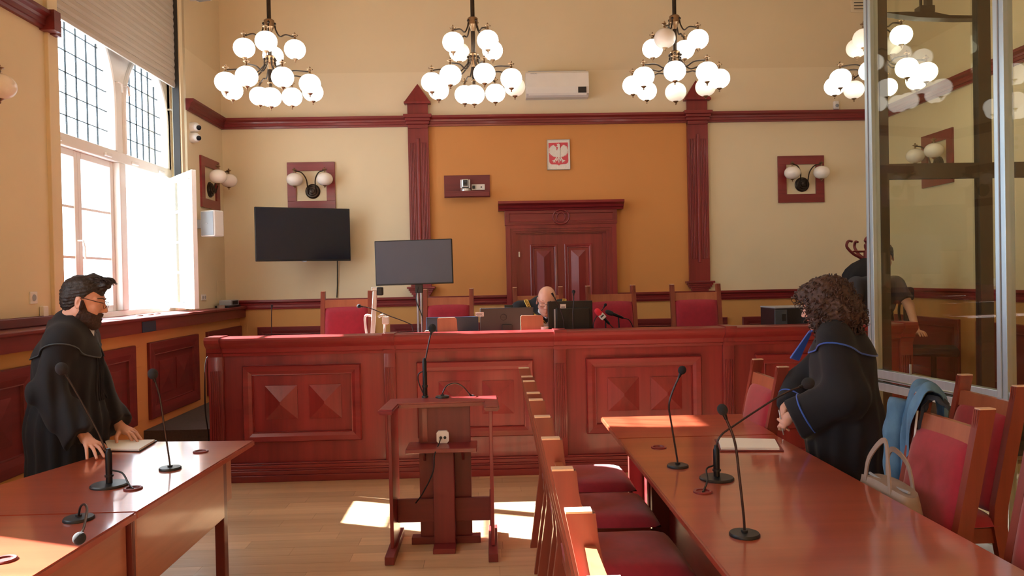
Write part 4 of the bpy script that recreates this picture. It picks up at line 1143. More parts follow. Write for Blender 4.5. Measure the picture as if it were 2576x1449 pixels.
def sockets(name, label, cat, c, n, face, size=0.04, hole=True):
    """white wall plates; face is 'x' (left wall) or 'xr' (right wall) or 'y'"""
    t = thing(name, label, cat, c)
    for k in range(n):
        o_ = (k - (n - 1) / 2) * size * 2.05
        m = MB(); q = MB()
        if face == 'x': m.box(c[0], c[0] + 0.012, c[1] + o_ - size, c[1] + o_ + size, c[2] - size, c[2] + size, 0.004); q.lathe([(size * 0.55, 0), (size * 0.55, 0.003)], (c[0] + 0.0115, c[1] + o_, c[2]), 18, Matrix.Rotation(PI / 2, 3, 'Y'))
        elif face == 'xr': m.box(c[0] - 0.012, c[0], c[1] + o_ - size, c[1] + o_ + size, c[2] - size, c[2] + size, 0.004); q.box(c[0] - 0.017, c[0] - 0.012, c[1] + o_ - size * 0.75, c[1] + o_ + size * 0.75, c[2] - size * 0.75, c[2] + size * 0.75, 0.002)
        else: m.box(c[0] + o_ - size, c[0] + o_ + size, c[1] - 0.012, c[1], c[2] - size, c[2] + size, 0.004)
        po = m.build('plate', M['white_plastic'], t)
        if q.v: q.build('socket_well' if hole else 'rocker', M['grey_plastic'] if hole else M['white_plastic'], po)
    return t


sockets('wall_socket', 'single white socket on the pier beside the window', 'socket', tuple(at(82, 749, X=XL)), 1, 'x', 0.045)
sockets('wall_socket', 'white double socket behind the open casement', 'socket', tuple(at(511, 748, X=XL)), 2, 'x', 0.035)
sockets('light_switch', 'row of white switches above the dado behind the dock', 'switch', tuple(at(2490, 710, X=XR)), 4, 'xr', 0.042, False)
p = at(105, 790, X=XL)
MB_ = MB().box(XL, XL + 0.035, p.y - 0.035, p.y + 0.035, p.z - 0.06, p.z + 0.06, 0.008)
one('sensor_box', M['white_plastic'], 'small white sensor box above the ledge on the pier', 'box', MB_)
p = at(554, 735, X=XL)
one('flush_hatch', M['cream'], 'flush painted hatch cover low in the window corner', 'hatch', MB().box(XL, XL + 0.006, p.y - 0.1, p.y + 0.12, p.z - 0.14, p.z + 0.14, 0.002))
p = at(2101, 266, Y=YB)
pr = thing('motion_detector', 'small white motion detector above the cornice beside the dock', 'detector', (p.x, YB, p.z))
MB().box(p.x - 0.035, p.x + 0.035, YB - 0.05, YB, p.z - 0.055, p.z + 0.055, 0.014).build('housing', M['white_plastic'], pr)
MB().lathe([(0.024, 0), (0.022, 0.008), (0.012, 0.014), (0.001, 0.016)], (p.x + 0.004, YB - 0.048, p.z - 0.008), 20, RY).build('lens', M['grey_plastic'], pr, True)
p = at(2160, 6, Y=YB)
vg = thing('vent_grille', 'brown vent grille high on the wall beside the dock', 'vent', (p.x, YB, p.z))
MB().box(p.x - 0.11, p.x + 0.25, YB - 0.015, YB, p.z - 0.13, p.z + 0.3, 0.004).build('frame', M['cream_high'], vg)
for k in range(9): MB().obox((p.x + 0.07, YB - 0.02, p.z - 0.09 + k * 0.042), (0.28, 0.025, 0.004), Matrix.Rotation(0.6, 3, 'X')).build('slat', M['bronze'], vg)
# dome cameras
for k, (px_, py_) in enumerate(((493, 321), (493, 347))):
    p = at(px_, py_, X=XL + 0.05)
    t = thing('dome_camera', ['upper white dome camera beside the shutter', 'lower white dome camera beside the shutter'][k], 'camera', (XL, p.y - 0.02, p.z), 'pair of dome cameras')
    RYp = Matrix.Rotation(PI / 2, 3, 'Y')
    MB().lathe([(0.058, 0), (0.058, 0.05), (0.052, 0.075), (0.03, 0.095), (0.001, 0.1)], (XL, p.y - 0.02, p.z), 28, RYp).build('housing', M['white_plastic'], t, True, 50)
    dd = Vector((0.75, -0.6, -0.2)).normalized(); c_ = Vector((XL + 0.065, p.y - 0.03, p.z - 0.003))
    MB().ball(c_ + dd * 0.012, 0.045, 20, 14).build('eyeball', M['white_plastic'], t, True)
    MB().lathe([(0.028, 0.0), (0.028, 0.012), (0.022, 0.013)], c_ + dd * 0.046, 20, Vector((0, 0, 1)).rotation_difference(dd).to_matrix()).build('lens', M['screen'], t, True, 40)
# ceiling-height camera box at the top of the picture
p = at(497, -4, X=XL + 0.12)
t = thing('security_camera', 'white box camera at the very top beside the shutter', 'camera', (XL, p.y, p.z))
MB().box(XL, XL + 0.06, p.y - 0.05, p.y + 0.1, p.z, p.z + 0.14, 0.01).build('bracket', M['white_plastic'], t)
MB().obox((XL + 0.16, p.y, p.z + 0.03), (0.2, 0.16, 0.08), Matrix.Rotation(-0.3, 3, 'Z'), 0.012).build('housing', M['white_plastic'], t)
MB().obox((XL + 0.17, p.y, p.z - 0.012), (0.15, 0.11, 0.01), Matrix.Rotation(-0.3, 3, 'Z'), 0.003).build('cover', M['grey_plastic'], t)
# loudspeaker in the corner
p = at(534, 563, X=-3.2)
t = thing('loudspeaker', 'white wall loudspeaker under the lamp in the window corner', 'loudspeaker', (XL, p.y, p.z - 0.15))
Rz = Matrix.Rotation(math.radians(-28), 3, 'Z')
MB().box(XL, XL + 0.1, p.y + 0.0, p.y + 0.06, p.z - 0.05, p.z + 0.05, 0.004).build('bracket', M['grey_plastic'], t)
c_ = Vector((-3.2, p.y, p.z))
MB().obox(c_, (0.22, 0.15, 0.30), Rz, 0.015).build('cabinet', M['white_plastic'], t)
MB().obox(c_ + Rz @ Vector((0.005, -0.078, 0)), (0.195, 0.008, 0.272), Rz, 0.003).build('grille', M['grey_plastic'], t)
MB().obox(c_ + Rz @ Vector((0.0, -0.083, 0.0)), (0.03, 0.003, 0.012), Rz).build('badge', M['silver'], t)
# wall television, swung out on its arm
A_, B_ = at(641, 588, Y=9.3), at(880, 592, Y=9.78)
ang = math.atan2(B_.y - A_.y, B_.x - A_.x); Lw = math.hypot(B_.x - A_.x, B_.y - A_.y)
Rt = Matrix.Rotation(ang, 3, 'Z'); c_ = (A_ + B_) / 2; hz = 0.655
t = thing('wall_television', 'black flat television on the wall below the two-globe lamp', 'television', (c_.x, YB, c_.z - hz / 2))
MB().obox(c_, (Lw, 0.045, hz), Rt, 0.006).build('housing', M['black'], t)
MB().obox(c_ + Rt @ Vector((0, -0.0235, 0.004)), (Lw - 0.02, 0.003, hz - 0.03), Rt).build('screen', M['screen'], t)
MB().obox(c_ + Rt @ Vector((0, -0.022, -hz / 2 - 0.004)), (0.05, 0.015, 0.012), Rt).build('sensor', M['grey_plastic'], t)
m = MB(); m.beam(c_ + Rt @ Vector((0, 0.03, 0)), (c_.x, YB - 0.01, c_.z), 0.06, 0.05); m.box(c_.x - 0.15, c_.x + 0.15, YB - 0.02, YB, c_.z - 0.15, c_.z + 0.15); m.build('wall_arm', M['black_metal'], t)
e = at(846, 656, Y=9.9)
one('television_cable', M['black'], 'thin dark cable dropping from the wall television to the dado', 'cable', MB().tube([(e.x, 9.85, e.z + 0.1), (e.x, 9.97, e.z), (e.x - 0.01, 9.985, 1.6), (e.x - 0.02, 9.985, 1.45)], 0.007, 6))
# ledge clutter in the corner
p = at(565, 779, X=-3.22)
t = thing('network_box', 'grey electronics box on the ledge in the window corner', 'box', (-3.22, p.y, 1.3655))
MB().box(-3.33, -3.16, p.y - 0.02, p.y + 0.42, 1.3655, 1.39, 0.004).build('tray', M['black'], t)
MB().box(-3.32, -3.17, p.y + 0.1, p.y + 0.38, 1.3905, 1.455, 0.005).build('housing', M['grey_plastic'], t)
MB().box(-3.17, -3.168, p.y + 0.14, p.y + 0.34, 1.4, 1.445).build('front_plate', M['black'], t)
one('tape_roll', M['leather'], 'roll of clear tape on the ledge beside the electronics box', 'tape', MB().lathe([(0.025, 0), (0.045, 0), (0.045, 0.035), (0.025, 0.035)], (-3.23, p.y - 0.09, 1.3655), 24), smooth=True)
p = at(345, 800, X=-3.35)
for k, (dy, r_) in enumerate(((0.0, 0.035), (0.24, 0.03), (0.4, 0.03))):
    m = MB().lathe([(r_, 0), (r_, 0.01), (r_ * 0.7, 0.014), (r_ * 0.68, 0.006)], (-3.33, p.y + dy, 1.3655), 20)
    one('glass_saucer', M['white_plastic'], ['larger white dish on the bright ledge under the open window', 'small white dish between two others on the bright ledge', 'small white dish on the bright ledge next to the open leaf'][k], 'dish', m, 'small dishes on the bright ledge', True)

# ================================================================== glass dock
P0 = Vector((2.66, 5.25, 0)); dv = Vector((0.145, -1, 0)).normalized(); nv = Vector((-dv.y, dv.x, 0))
Rd = Matrix((dv, nv, Vector((0, 0, 1)))).transposed()
gd = thing('glass_dock', 'aluminium framed glass dock for the accused', 'glass booth', P0)
CT = 3.95
def dk(s, z, k=0.0): return P0 + dv * s + nv * k + Vector((0, 0, z))
BAY = 1.13
M['alu_end'] = mat('shaded_aluminium_frame', lin(84, 76, 64), 0.5, 0.4, var=0.05)  # aluminium of the end wall, its backlit shade put into the dark colour
for k in range(3):
    MB().obox(dk(k * BAY, CT / 2), (0.075, 0.06, CT), Rd, 0.004).build('post', M['alu'], gd)
    MB().obox(dk(k * BAY, CT / 2, -0.032), (0.006, 0.006, CT), Rd).build('post_bead', M['grey_plastic'], gd)
for k in range(2):
    s0, s1 = k * BAY + 0.0375, (k + 1) * BAY - 0.0375; sm = (s0 + s1) / 2; L = s1 - s0
    for (z0, z1) in ((0.0, 0.1), (0.835, 0.89), (0.92, 0.978), (CT - 0.07, CT)):
        MB().obox(dk(sm, (z0 + z1) / 2), (L, 0.05, z1 - z0), Rd, 0.003).build('rail', M['alu'], gd)
    MB().obox(dk(sm, 0.905, 0.04), (L, 0.09, 0.006), Rd).build('pass_tray', M['alu'], gd)
    MB().obox(dk(sm, (0.1 + 0.835) / 2), (L, 0.008, 0.735), Rd).build('pane', M['cage_glass'], gd)
    MB().obox(dk(sm, (0.978 + CT - 0.07) / 2), (L, 0.008, CT - 0.07 - 0.978), Rd).build('pane', M['cage_glass'], gd)
    for z_ in (0.62, 1.01):
        MB().obox(dk(s0 + 0.33, z_, -0.008), (0.008, 0.012, 0.07), Rd).build('glazing_clip', M['alu'], gd)
# end wall towards the bench
ex0, ey = P0.x + 0.04, P0.y + 0.02
xs = [ex0, 3.42, 4.3, XR]
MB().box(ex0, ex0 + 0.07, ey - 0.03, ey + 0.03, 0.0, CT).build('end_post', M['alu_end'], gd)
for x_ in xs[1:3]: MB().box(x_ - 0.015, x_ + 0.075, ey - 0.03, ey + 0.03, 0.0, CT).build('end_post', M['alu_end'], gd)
MB().box(3.395, 3.405, ey - 0.035, ey + 0.035, 0.0, CT).build('glass_edge', M['pane'], gd)
for (a, b) in ((xs[0] + 0.07, xs[1] - 0.015), (xs[1] + 0.075, xs[2] - 0.015), (xs[2] + 0.075, XR)):
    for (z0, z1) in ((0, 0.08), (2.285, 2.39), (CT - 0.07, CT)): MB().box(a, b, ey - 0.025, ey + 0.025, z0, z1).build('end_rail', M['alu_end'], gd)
    MB().box(a, b, ey - 0.003, ey + 0.003, 0.08, 2.285).build('end_pane', M['cage_glass'], gd)
    MB().box(a, b, ey - 0.003, ey + 0.003, 2.39, CT - 0.07).build('end_pane', M['cage_glass'], gd)

# flat apparatus on a drop bracket, seen through the top of the dock glass
Yp = 6.6
a, b, c_ = at(2216, 36, Y=Yp), at(2460, 46, Y=Yp), at(2322, 30, Y=Yp)
pj = thing('ceiling_mount', 'dark flat mounting plate on a drop bracket seen through the dock glass', 'bracket', (c_.x, Yp, c_.z))
m = MB(); zt_ = a.z; m.prism([(a.x, zt_), (a.x + 0.3, zt_ - 0.045), (b.x - 0.2, zt_ - 0.06), (b.x, zt_ - 0.06), (b.x, zt_ - 0.035), (b.x - 0.28, zt_ - 0.03), (b.x - 0.42, zt_ + 0.0), (a.x + 0.2, zt_ + 0.004)], 'y', Yp - 0.05, Yp + 0.05); m.build('plate', M['bronze'], pj)
m = MB(); m.box(c_.x - 0.05, c_.x + 0.08, Yp - 0.05, Yp + 0.05, zt_ + 0.0, zt_ + 0.06, 0.006); m.build('clamp', M['bronze'], pj)
MB().box(c_.x + 0.02, c_.x + 0.07, Yp - 0.025, Yp + 0.025, zt_ + 0.06, ZC).build('drop_tube', M['bronze'], pj)
m = MB(); m.lathe([(0.012, 0.04), (0.012, 0.14), (0.035, 0.145), (0.035, 0.165), (0.001, 0.17)], (c_.x - 0.02, Yp, zt_), 16); m.build('clamp_screw', M['bronze'], pj, True, 40)

# ================================================================== on the bench
def screen_back(name, label, px0, px1, pyt, Yd, zbot, th, m_, rz=0.0, parts=True, group=None):
    a, b = at(px0, pyt, Y=Yd), at(px1, pyt, Y=Yd)
    c = Vector(((a.x + b.x) / 2, Yd, 0)); w = b.x - a.x; zt = (a.z + b.z) / 2
    R = Matrix.Rotation(rz, 3, 'Z')
    t = thing(name, label, 'monitor', (c.x, Yd, DZ), group)
    MB().obox((c.x, Yd, (zt + zbot) / 2), (w, th, zt - zbot), R, 0.006).build('housing', m_, t)
    MB().obox(Vector((c.x, Yd, (zt + zbot) / 2)) + R @ Vector((0, th / 2 + 0.001, 0)), (w - 0.02, 0.002, zt - zbot - 0.02), R).build('screen', M['screen'], t)
    return t, c, R, w, zt


t, c, R, w, zt = screen_back('desk_monitor', 'grey flat monitor with a round maker badge, back turned, beside the judge', 1207, 1342, 774, 6.95, 1.09, 0.022, mat('graphite_plastic', lin(58, 54, 58), 0.4, var=0.05), -0.03)
f_ = lambda x, z, d=-0.0125: Vector((c.x, c.y, z)) + R @ Vector((x, d, 0))
MB().obox(f_(0.0, 1.14, -0.035), (0.09, 0.05, 0.2), R, 0.006).build('stand_neck', M['black'], t)
MB().obox(f_(0.0, DZ + 0.006, -0.01), (0.22, 0.17, 0.012), R, 0.003).build('stand_foot', M['black'], t)
m = MB(); cc = f_(-0.03, zt - 0.085); m.tube([cc + R @ Vector((0.028 * math.cos(i * PI / 16), 0, 0.028 * math.sin(i * PI / 16))) for i in range(33)], 0.0022, 6, False); m.build('badge_ring', M['black'], t)
text_part('badge_lettering', 'DELL', 0.019, M['black'], t, f_(-0.03, zt - 0.085, -0.0125), (PI / 2, 0, -0.03))
MB().obox(f_(-0.245, zt - 0.055, -0.012), (0.075, 0.002, 0.038), R).build('sticker', M['label_white'], t)
for k in range(3): MB().obox(f_(-0.245 + (0, -0.004, 0.004)[k], zt - 0.046 - 0.009 * k, -0.0133), (0.056, 0.0006, 0.0035), R).build('sticker_print', M['ink'], t)

t, c, R, w, zt = screen_back('desk_monitor', 'black bulky monitor with a white sticker, in front of the judge', 1377, 1490, 757, 6.95, 1.10, 0.03, M['black'], 0.05)
MB().obox(f_(0.02, (zt + 1.1) / 2 - 0.015, -0.03), (w * 0.78, 0.035, (zt - 1.1) * 0.74), R, 0.015).build('rear_bulge', M['black'], t)
MB().obox(f_(-w * 0.36, (zt + 1.1) / 2, -0.052), (0.014, 0.012, 0.2), R, 0.003).build('rear_handle', M['grey_plastic'], t)
MB().obox(f_(0.03, 1.1, -0.035), (0.07, 0.05, 0.13), R, 0.006).build('stand_neck', M['black'], t)
MB().obox(f_(0.03, DZ + 0.006, -0.01), (0.2, 0.16, 0.012), R, 0.003).build('stand_foot', M['black'], t)
MB().obox(f_(-0.07, zt - 0.045, -0.0495), (0.052, 0.003, 0.038), R).build('sticker', M['label_white'], t)
MB().obox(f_(-0.07, zt - 0.052, -0.0512), (0.036, 0.001, 0.006), R).build('sticker_print', M['ink'], t)

t, c, R, w, zt = screen_back('desk_monitor', 'navy backed low monitor beside the wooden block', 1072, 1203, 797, 6.95, 1.06, 0.02, M['navy'], 0.0)
MB().obox(f_(0.0, DZ + 0.016, 0.03), (0.2, 0.12, 0.03), R, 0.004).build('stand_foot', M['black'], t)
MB().box(at(1283, 770, Y=7.0).x - 0.05, at(1283, 770, Y=7.0).x + 0.03, 7.02, 7.05, 1.38, 1.41, 0.003).build('webcam', M['black'], bpy.data.objects['desk_monitor'])

M['block'] = wood('light_block_veneer', lin(150, 92, 72), lin(184, 124, 100), 'z', 0.4, 0.2)
for (pa, pb, pt, lab) in ((1100, 1149, 800, 'rounded wooden block standing in front of the navy monitor'), (1310, 1366, 794, 'rounded wooden block standing between the badge monitor and the judge')):
    a, b = at(pa, pt, Y=6.7), at(pb, pt, Y=6.7); m = MB(); r = 0.025
    pts = [(a.x, DZ), (b.x + 0.012, DZ), (b.x, a.z - r)] + [(b.x - r + r * math.cos(k * PI / 10), a.z - r + r * math.sin(k * PI / 10)) for k in range(1, 6)] + [(a.x + r * 0.5 - r * 0.5 * math.sin(k * PI / 10), a.z - r * 0.5 + r * 0.5 * math.cos(k * PI / 10)) for k in range(6)]
    m.prism(pts, 'y', 6.68, 6.74)
    one('wooden_block', M['block'], lab, 'block', m, 'wooden blocks on the bench')

# document camera
a = at(936, 838, Y=6.88); b = at(944, 730, Y=6.88)
t = thing('document_camera', 'white document camera with a black head on the bench', 'document camera', (a.x, 6.88, DZ))
MB().box(a.x - 0.13, a.x + 0.1, 6.78, 7.1, DZ, DZ + 0.03, 0.008).build('base', M['white_plastic'], t)
MB().beam((a.x - 0.005, 6.88, DZ + 0.03), (b.x, 6.88, b.z), 0.035, 0.045, (0, 1, 0), 0.006).build('column', M['white_plastic'], t)
MB().obox((b.x, 6.88, b.z + 0.01), (0.06, 0.05, 0.035), None, 0.006).build('column_cap', M['silver'], t)
MB().obox((b.x + 0.042, 6.88, b.z - 0.01), (0.055, 0.06, 0.075), None, 0.01).build('camera_head', M['black'], t)
for s, L in ((-1, 0.07), (1, 0.045)):
    p1 = [(b.x + s * 0.06 - 0.01, 6.9, DZ + 0.02), (b.x + s * 0.075 - 0.01, 6.9, 1.15), (b.x + s * 0.09 - 0.01, 6.9, 1.33), (b.x + s * 0.05, 6.89, 1.345), (b.x + s * 0.02, 6.885, 1.33)]
    ao = MB().tube(spline(p1, 6), 0.011, 10).build('lamp_arm', M['white_plastic'], t, True)
MB().obox((b.x + 0.085, 6.89, 1.3), (0.06, 0.05, 0.07), None, 0.01).build('lamp_head', M['white_plastic'], t)
a = at(1052, 836, Y=6.85)
one('desk_box', M['leather'], 'low pale box under the low-swung microphone', 'box', MB().box(a.x + 0.06, a.x + 0.15, 6.84, 6.92, DZ, a.z + 0.012, 0.004))

# press microphones
def press_mic(label, tip, tail, mfoam, r, cube=None):
    t = thing('press_microphone', label, 'microphone', (tail.x, tail.y, DZ), 'press microphones on the bench')
    d = (tip - tail).normalized(); rot = Vector((0, 0, 1)).rotation_difference(d).to_matrix(); L = (tip - tail).length
    MB().lathe([(0.008, 0), (0.011, 0.01), (0.013, L * 0.4), (0.016, L * 0.72)], tail, 16, rot).build('handle', M['black_metal'], t, True, 40)
    MB().lathe([(r * 0.7, L * 0.62), (r * 0.95, L * 0.68), (r, L * 0.8), (r * 0.95, L * 0.94), (r * 0.7, L * 1.03), (r * 0.3, L * 1.07), (0.001, L * 1.08)], tail, 20, rot).build('windshield', mfoam, t, True, 60)
    if cube:
        o_ = MB().obox(tail + d * L * 0.55, (0.05, 0.05, 0.05), rot, 0.004).build('flag_cube', M['label_white'], t)
        MB().obox(tail + d * L * 0.55 + rot @ Vector((0, -0.0255, 0.004)), (0.034, 0.001, 0.014), rot).build('flag_print', M['ink'], o_)
    m = MB(); foot = Vector((tail.x - 0.03, tail.y, DZ))
    m.tube([foot, foot + Vector((0, 0, 0.012))], 0.05, 20); m.tube([foot + Vector((0, 0, 0.01)), tail + d * L * 0.3], 0.006, 8); m.build('table_stand', M['black_metal'], t, True, 40)
    MB().tube(spline([tail, tail - d * 0.06, tail + Vector((0.1, 0.02, -0.12)), Vector((tail.x + 0.13, tail.y + 0.03, DZ + 0.006))], 8), 0.004, 8).build('lead', M['black'], t, True)
Ym = 6.78
press_mic('press microphone with red foam and a white cube flag', at(1500, 780, Y=Ym), at(1533, 815, Y=Ym), M['red_foam'], 0.028, True)
press_mic('black press microphone beside the red foam one', at(1526, 784, Y=6.84), at(1568, 800, Y=6.84), M['black_foam'], 0.022)
a = at(1370, 828, Y=6.66)
one('plastic_cup', M['white_plastic'], 'small white plastic cup beside the black monitor', 'cup', MB().lathe([(0.001, 0.002), (0.022, 0.0), (0.034, a.z + 0.022 - DZ), (0.032, a.z + 0.022 - DZ), (0.02, 0.006), (0.001, 0.007)], (a.x, 6.66, DZ), 20), smooth=True)
# printer
a, b = at(1935, 775, Y=6.92), at(2034, 772, Y=6.92)
t = thing('printer', 'black office printer on the bench behind the woman', 'printer', ((a.x + b.x) / 2, 6.92, DZ))
MB().box(a.x, b.x, 6.78, 7.15, DZ, a.z, 0.008).build('housing', M['black'], t)
MB().box(a.x - 0.004, a.x + 0.11, 6.774, 6.79, DZ + 0.01, a.z - 0.01, 0.006).build('side_cover', mat('slate_plastic', lin(66, 74, 84), 0.45, var=0.05), t)
MB().box(a.x + 0.06, a.x + 0.095, 6.772, 6.776, a.z - 0.11, a.z - 0.05).build('keypad', M['black'], t)
MB().box(a.x + 0.12, b.x - 0.02, 6.772, 6.782, DZ + 0.06, DZ + 0.075, 0.002).build('paper_slot', M['grey_plastic'], t)
MB().box(a.x - 0.002, b.x + 0.002, 6.775, 7.15, a.z, a.z + 0.012, 0.004).build('lid', M['grey_plastic'], t)
a = at(2050, 818, Y=6.7)
one('thermos_cup', M['silver'], 'brushed silver cup next to the printer', 'cup', MB().lathe([(0.001, 0.002), (0.042, 0.0), (0.047, 0.27), (0.044, 0.275), (0.04, 0.01), (0.001, 0.01)], (a.x, 6.7, DZ), 24), smooth=True)

# screen on a floor stand
Yt = 8.3
cs = [at(943, 607, Y=Yt), at(1138, 600, Y=Yt - 0.03), at(1140, 713, Y=Yt - 0.03), at(946, 719, Y=Yt)]
cm = sum(cs, Vector()) / 4; ux = ((cs[1] + cs[2]) - (cs[0] + cs[3])).normalized(); uz = Vector((0, 0, 1)); uy = uz.cross(ux).normalized(); uz = ux.cross(uy)
Rs = Matrix((ux, uy, uz)).transposed(); w = ((cs[1] - cs[0]).length + (cs[2] - cs[3]).length) / 2; h = ((cs[0] - cs[3]).length + (cs[1] - cs[2]).length) / 2
t = thing('screen_on_stand', 'grey matt screen on a chrome floor stand behind the bench', 'screen', (cm.x, Yt, DAIS))
MB().obox(cm, (w, 0.05, h), Rs, 0.006).build('bezel', M['black'], t)
MB().obox(cm + Rs @ Vector((0, -0.026, 0.003)), (w - 0.022, 0.003, h - 0.026), Rs).build('screen', M['screen_grey'], t)
pc = at(1054, 760, Y=Yt)
MB().obox((pc.x, Yt + 0.05, cm.z - h / 2 - 0.03), (0.08, 0.06, 0.12), None, 0.006).build('bracket', M['black'], t)
for dx in (-0.016, 0.022): MB().tube([(pc.x + dx, Yt + 0.05, DAIS + 0.02), (pc.x + dx, Yt + 0.05, cm.z)], 0.014, 12).build('pole', M['silver'], t, True)
m = MB(); m.box(pc.x - 0.3, pc.x + 0.3, Yt + 0.02, Yt + 0.08, DAIS + 0.0005, DAIS + 0.03, 0.006); m.box(pc.x - 0.03, pc.x + 0.03, Yt - 0.2, Yt + 0.3, DAIS + 0.0005, DAIS + 0.03, 0.006); m.build('stand_foot', M['black_metal'], t)
MB().tube(spline([(pc.x, Yt + 0.03, cm.z - h / 2), (pc.x - 0.03, Yt, 1.45), (pc.x + 0.02, Yt - 0.02, 1.3), (pc.x + 0.1, Yt - 0.05, 1.05), (pc.x + 0.1, Yt, 0.5)], 8), 0.005, 8).build('lead', M['black'], t, True)

# ================================================================== papers
def quad_prism(name, m_, px4, z0, z1, parent=None, **kw):
    pts = [at(*p, Z=z0) for p in px4]
    return MB().prism([(p.x, p.y) for p in pts], 'z', z0, z1).build(name, m_, parent)
p = at(320, 1122, Z=TZ)
t = thing('paper_folder', 'folder of papers under the hand of the bearded man', 'folder', (p.x, p.y, TZ))
quad_prism('cover', M['black'], ((262, 1112), (395, 1110), (354, 1136), (270, 1135)), TZ + 0.0006, TZ + 0.006, t)
quad_prism('sheets', M['paper'], ((264, 1111), (390, 1110), (350, 1134), (272, 1133)), TZ + 0.006, TZ + 0.016, t)
p = at(1890, 1122, Z=TZ)
t = thing('paper_folder', 'open folder with white sheets in front of the standing woman', 'folder', (p.x, p.y, TZ))
quad_prism('cover', M['dark_x'], ((1798, 1107), (1953, 1109), (1972, 1136), (1812, 1137)), TZ + 0.0006, TZ + 0.007, t)
quad_prism('sheets', M['paper'], ((1806, 1106), (1949, 1109), (1961, 1132), (1814, 1131)), TZ + 0.007, TZ + 0.018, t)

# ================================================================== coat stand, office chair
Yc = 8.4
pb = at(2180, 606, Y=Yc)
t = thing('coat_stand', 'turned mahogany coat stand with curled hooks', 'coat stand', (pb.x, Yc, DAIS))
zt = pb.z
MB().lathe([(0.03, DAIS), (0.03, zt - 0.45), (0.022, zt - 0.42), (0.034, zt - 0.38), (0.034, zt - 0.12), (0.02, zt - 0.1), (0.028, zt - 0.07), (0.028, zt - 0.04), (0.012, zt - 0.025), (0.03, zt + 0.0), (0.02, zt + 0.03), (0.001, zt + 0.05)], (pb.x, Yc, 0), 16).build('pole', M['dark_z'], t, True, 40)
for k in range(4):
    a = PI + k * PI / 2 + 0.1; d = Vector((math.cos(a), math.sin(a), 0)); C = Vector((pb.x, Yc, 0))
    MB().tube(spline([C + d * 0.03 + Vector((0, 0, zt - 0.3)), C + d * 0.06 + Vector((0, 0, zt - 0.2)), C + d * 0.16 + Vector((0, 0, zt - 0.14)), C + d * 0.235 + Vector((0, 0, zt - 0.06)), C + d * 0.215 + Vector((0, 0, zt + 0.0)), C + d * 0.17 + Vector((0, 0, zt - 0.005))], 6), [0.016] * 24 + [0.013] * 7, 8).build('hook', M['dark_x'], t, True)
    MB().tube([C + d * 0.02 + Vector((0, 0, zt - 0.115)), C + d * 0.165 + Vector((0, 0, zt - 0.115))], 0.01, 8).build('hook_stay', M['dark_x'], t, True)
for k in range(4):
    a = PI / 4 + k * PI / 2; d = Vector((math.cos(a), math.sin(a), 0)); C = Vector((pb.x, Yc, 0))
    MB().tube(spline([C + d * 0.02 + Vector((0, 0, DAIS + 0.28)), C + d * 0.15 + Vector((0, 0, DAIS + 0.2)), C + d * 0.26 + Vector((0, 0, DAIS + 0.03))], 6), 0.02, 8).build('foot', M['dark_z'], t, True)
# draped robe on the stand: folded loft
m = MB(); seg = 40; rows = 16; vs = []
cx_, cy_ = pb.x - 0.02, Yc - 0.02
for i in range(rows + 1):
    v = i / rows; z = zt - 0.19 - v * 0.95
    r = 0.035 + 0.2 * min(1, v / 0.16) ** 0.6 + 0.03 * v
    for k in range(seg):
        a = 2 * PI * k / seg
        f = 1 + (0.05 + 0.09 * v) * math.sin(a * 7 + 1.3 * v) * min(1, v * 4) + 0.05 * math.sin(a * 3 + 1)
        vs.append((cx_ + r * f * math.cos(a) * 1.05, cy_ + r * f * math.sin(a) * 0.62, z + 0.02 * math.sin(a * 4) * (1 if i == rows else 0)))
m.add(vs, [(i * seg + k, i * seg + (k + 1) % seg, (i + 1) * seg + (k + 1) % seg, (i + 1) * seg + k) for i in range(rows) for k in range(seg)] + [tuple(range(seg))])
one('hanging_robe', M['coat'], 'black robe hanging on the coat stand', 'robe', m, smooth=True, angle=80)

Yo = 8.2
a = at(2362, 830, Y=Yo) - Vector((0.12, 0, 0))
t = thing('office_chair', 'black office chair with a headrest seen through the dock glass', 'office chair', (a.x, Yo, DAIS))
Ro = Matrix.Rotation(math.radians(62), 3, 'Z'); C = Vector((a.x, Yo, 0))
def oc(x, y, z): return C + Ro @ Vector((x, y, 0)) + Vector((0, 0, z))
MB().obox(oc(0, 0.2, 1.03), (0.46, 0.07, 0.52), Ro, 0.03).build('backrest', M['coat'], t)
MB().obox(oc(0, 0.17, 1.40), (0.28, 0.08, 0.14), Ro, 0.03).build('headrest', M['coat'], t)
m = MB(); m.tube(spline([oc(0, 0.26, 1.05), oc(0, 0.28, 1.2), oc(0, 0.26, 1.33), oc(0, 0.21, 1.39)], 6), 0.014, 8); m.build('headrest_bar', M['black'], t, True)
MB().obox(oc(0, -0.05, 0.78), (0.48, 0.46, 0.09), Ro, 0.03).build('seat', M['coat'], t)
MB().tube([oc(0, -0.05, 0.4), oc(0, -0.05, 0.74)], 0.028, 12).build('column', M['black_metal'], t, True)
for k in range(5):
    aa = k * 2 * PI / 5; m = MB(); m.beam(oc(0, -0.05, 0.42), oc(0.27 * math.cos(aa), -0.05 + 0.27 * math.sin(aa), 0.375), 0.04, 0.03); s_ = m.build('base_spoke', M['black'], t)
    MB().ball(oc(0.27 * math.cos(aa), -0.05 + 0.27 * math.sin(aa), DAIS + 0.028), 0.027, 12, 8).build('caster', M['black'], s_, True)

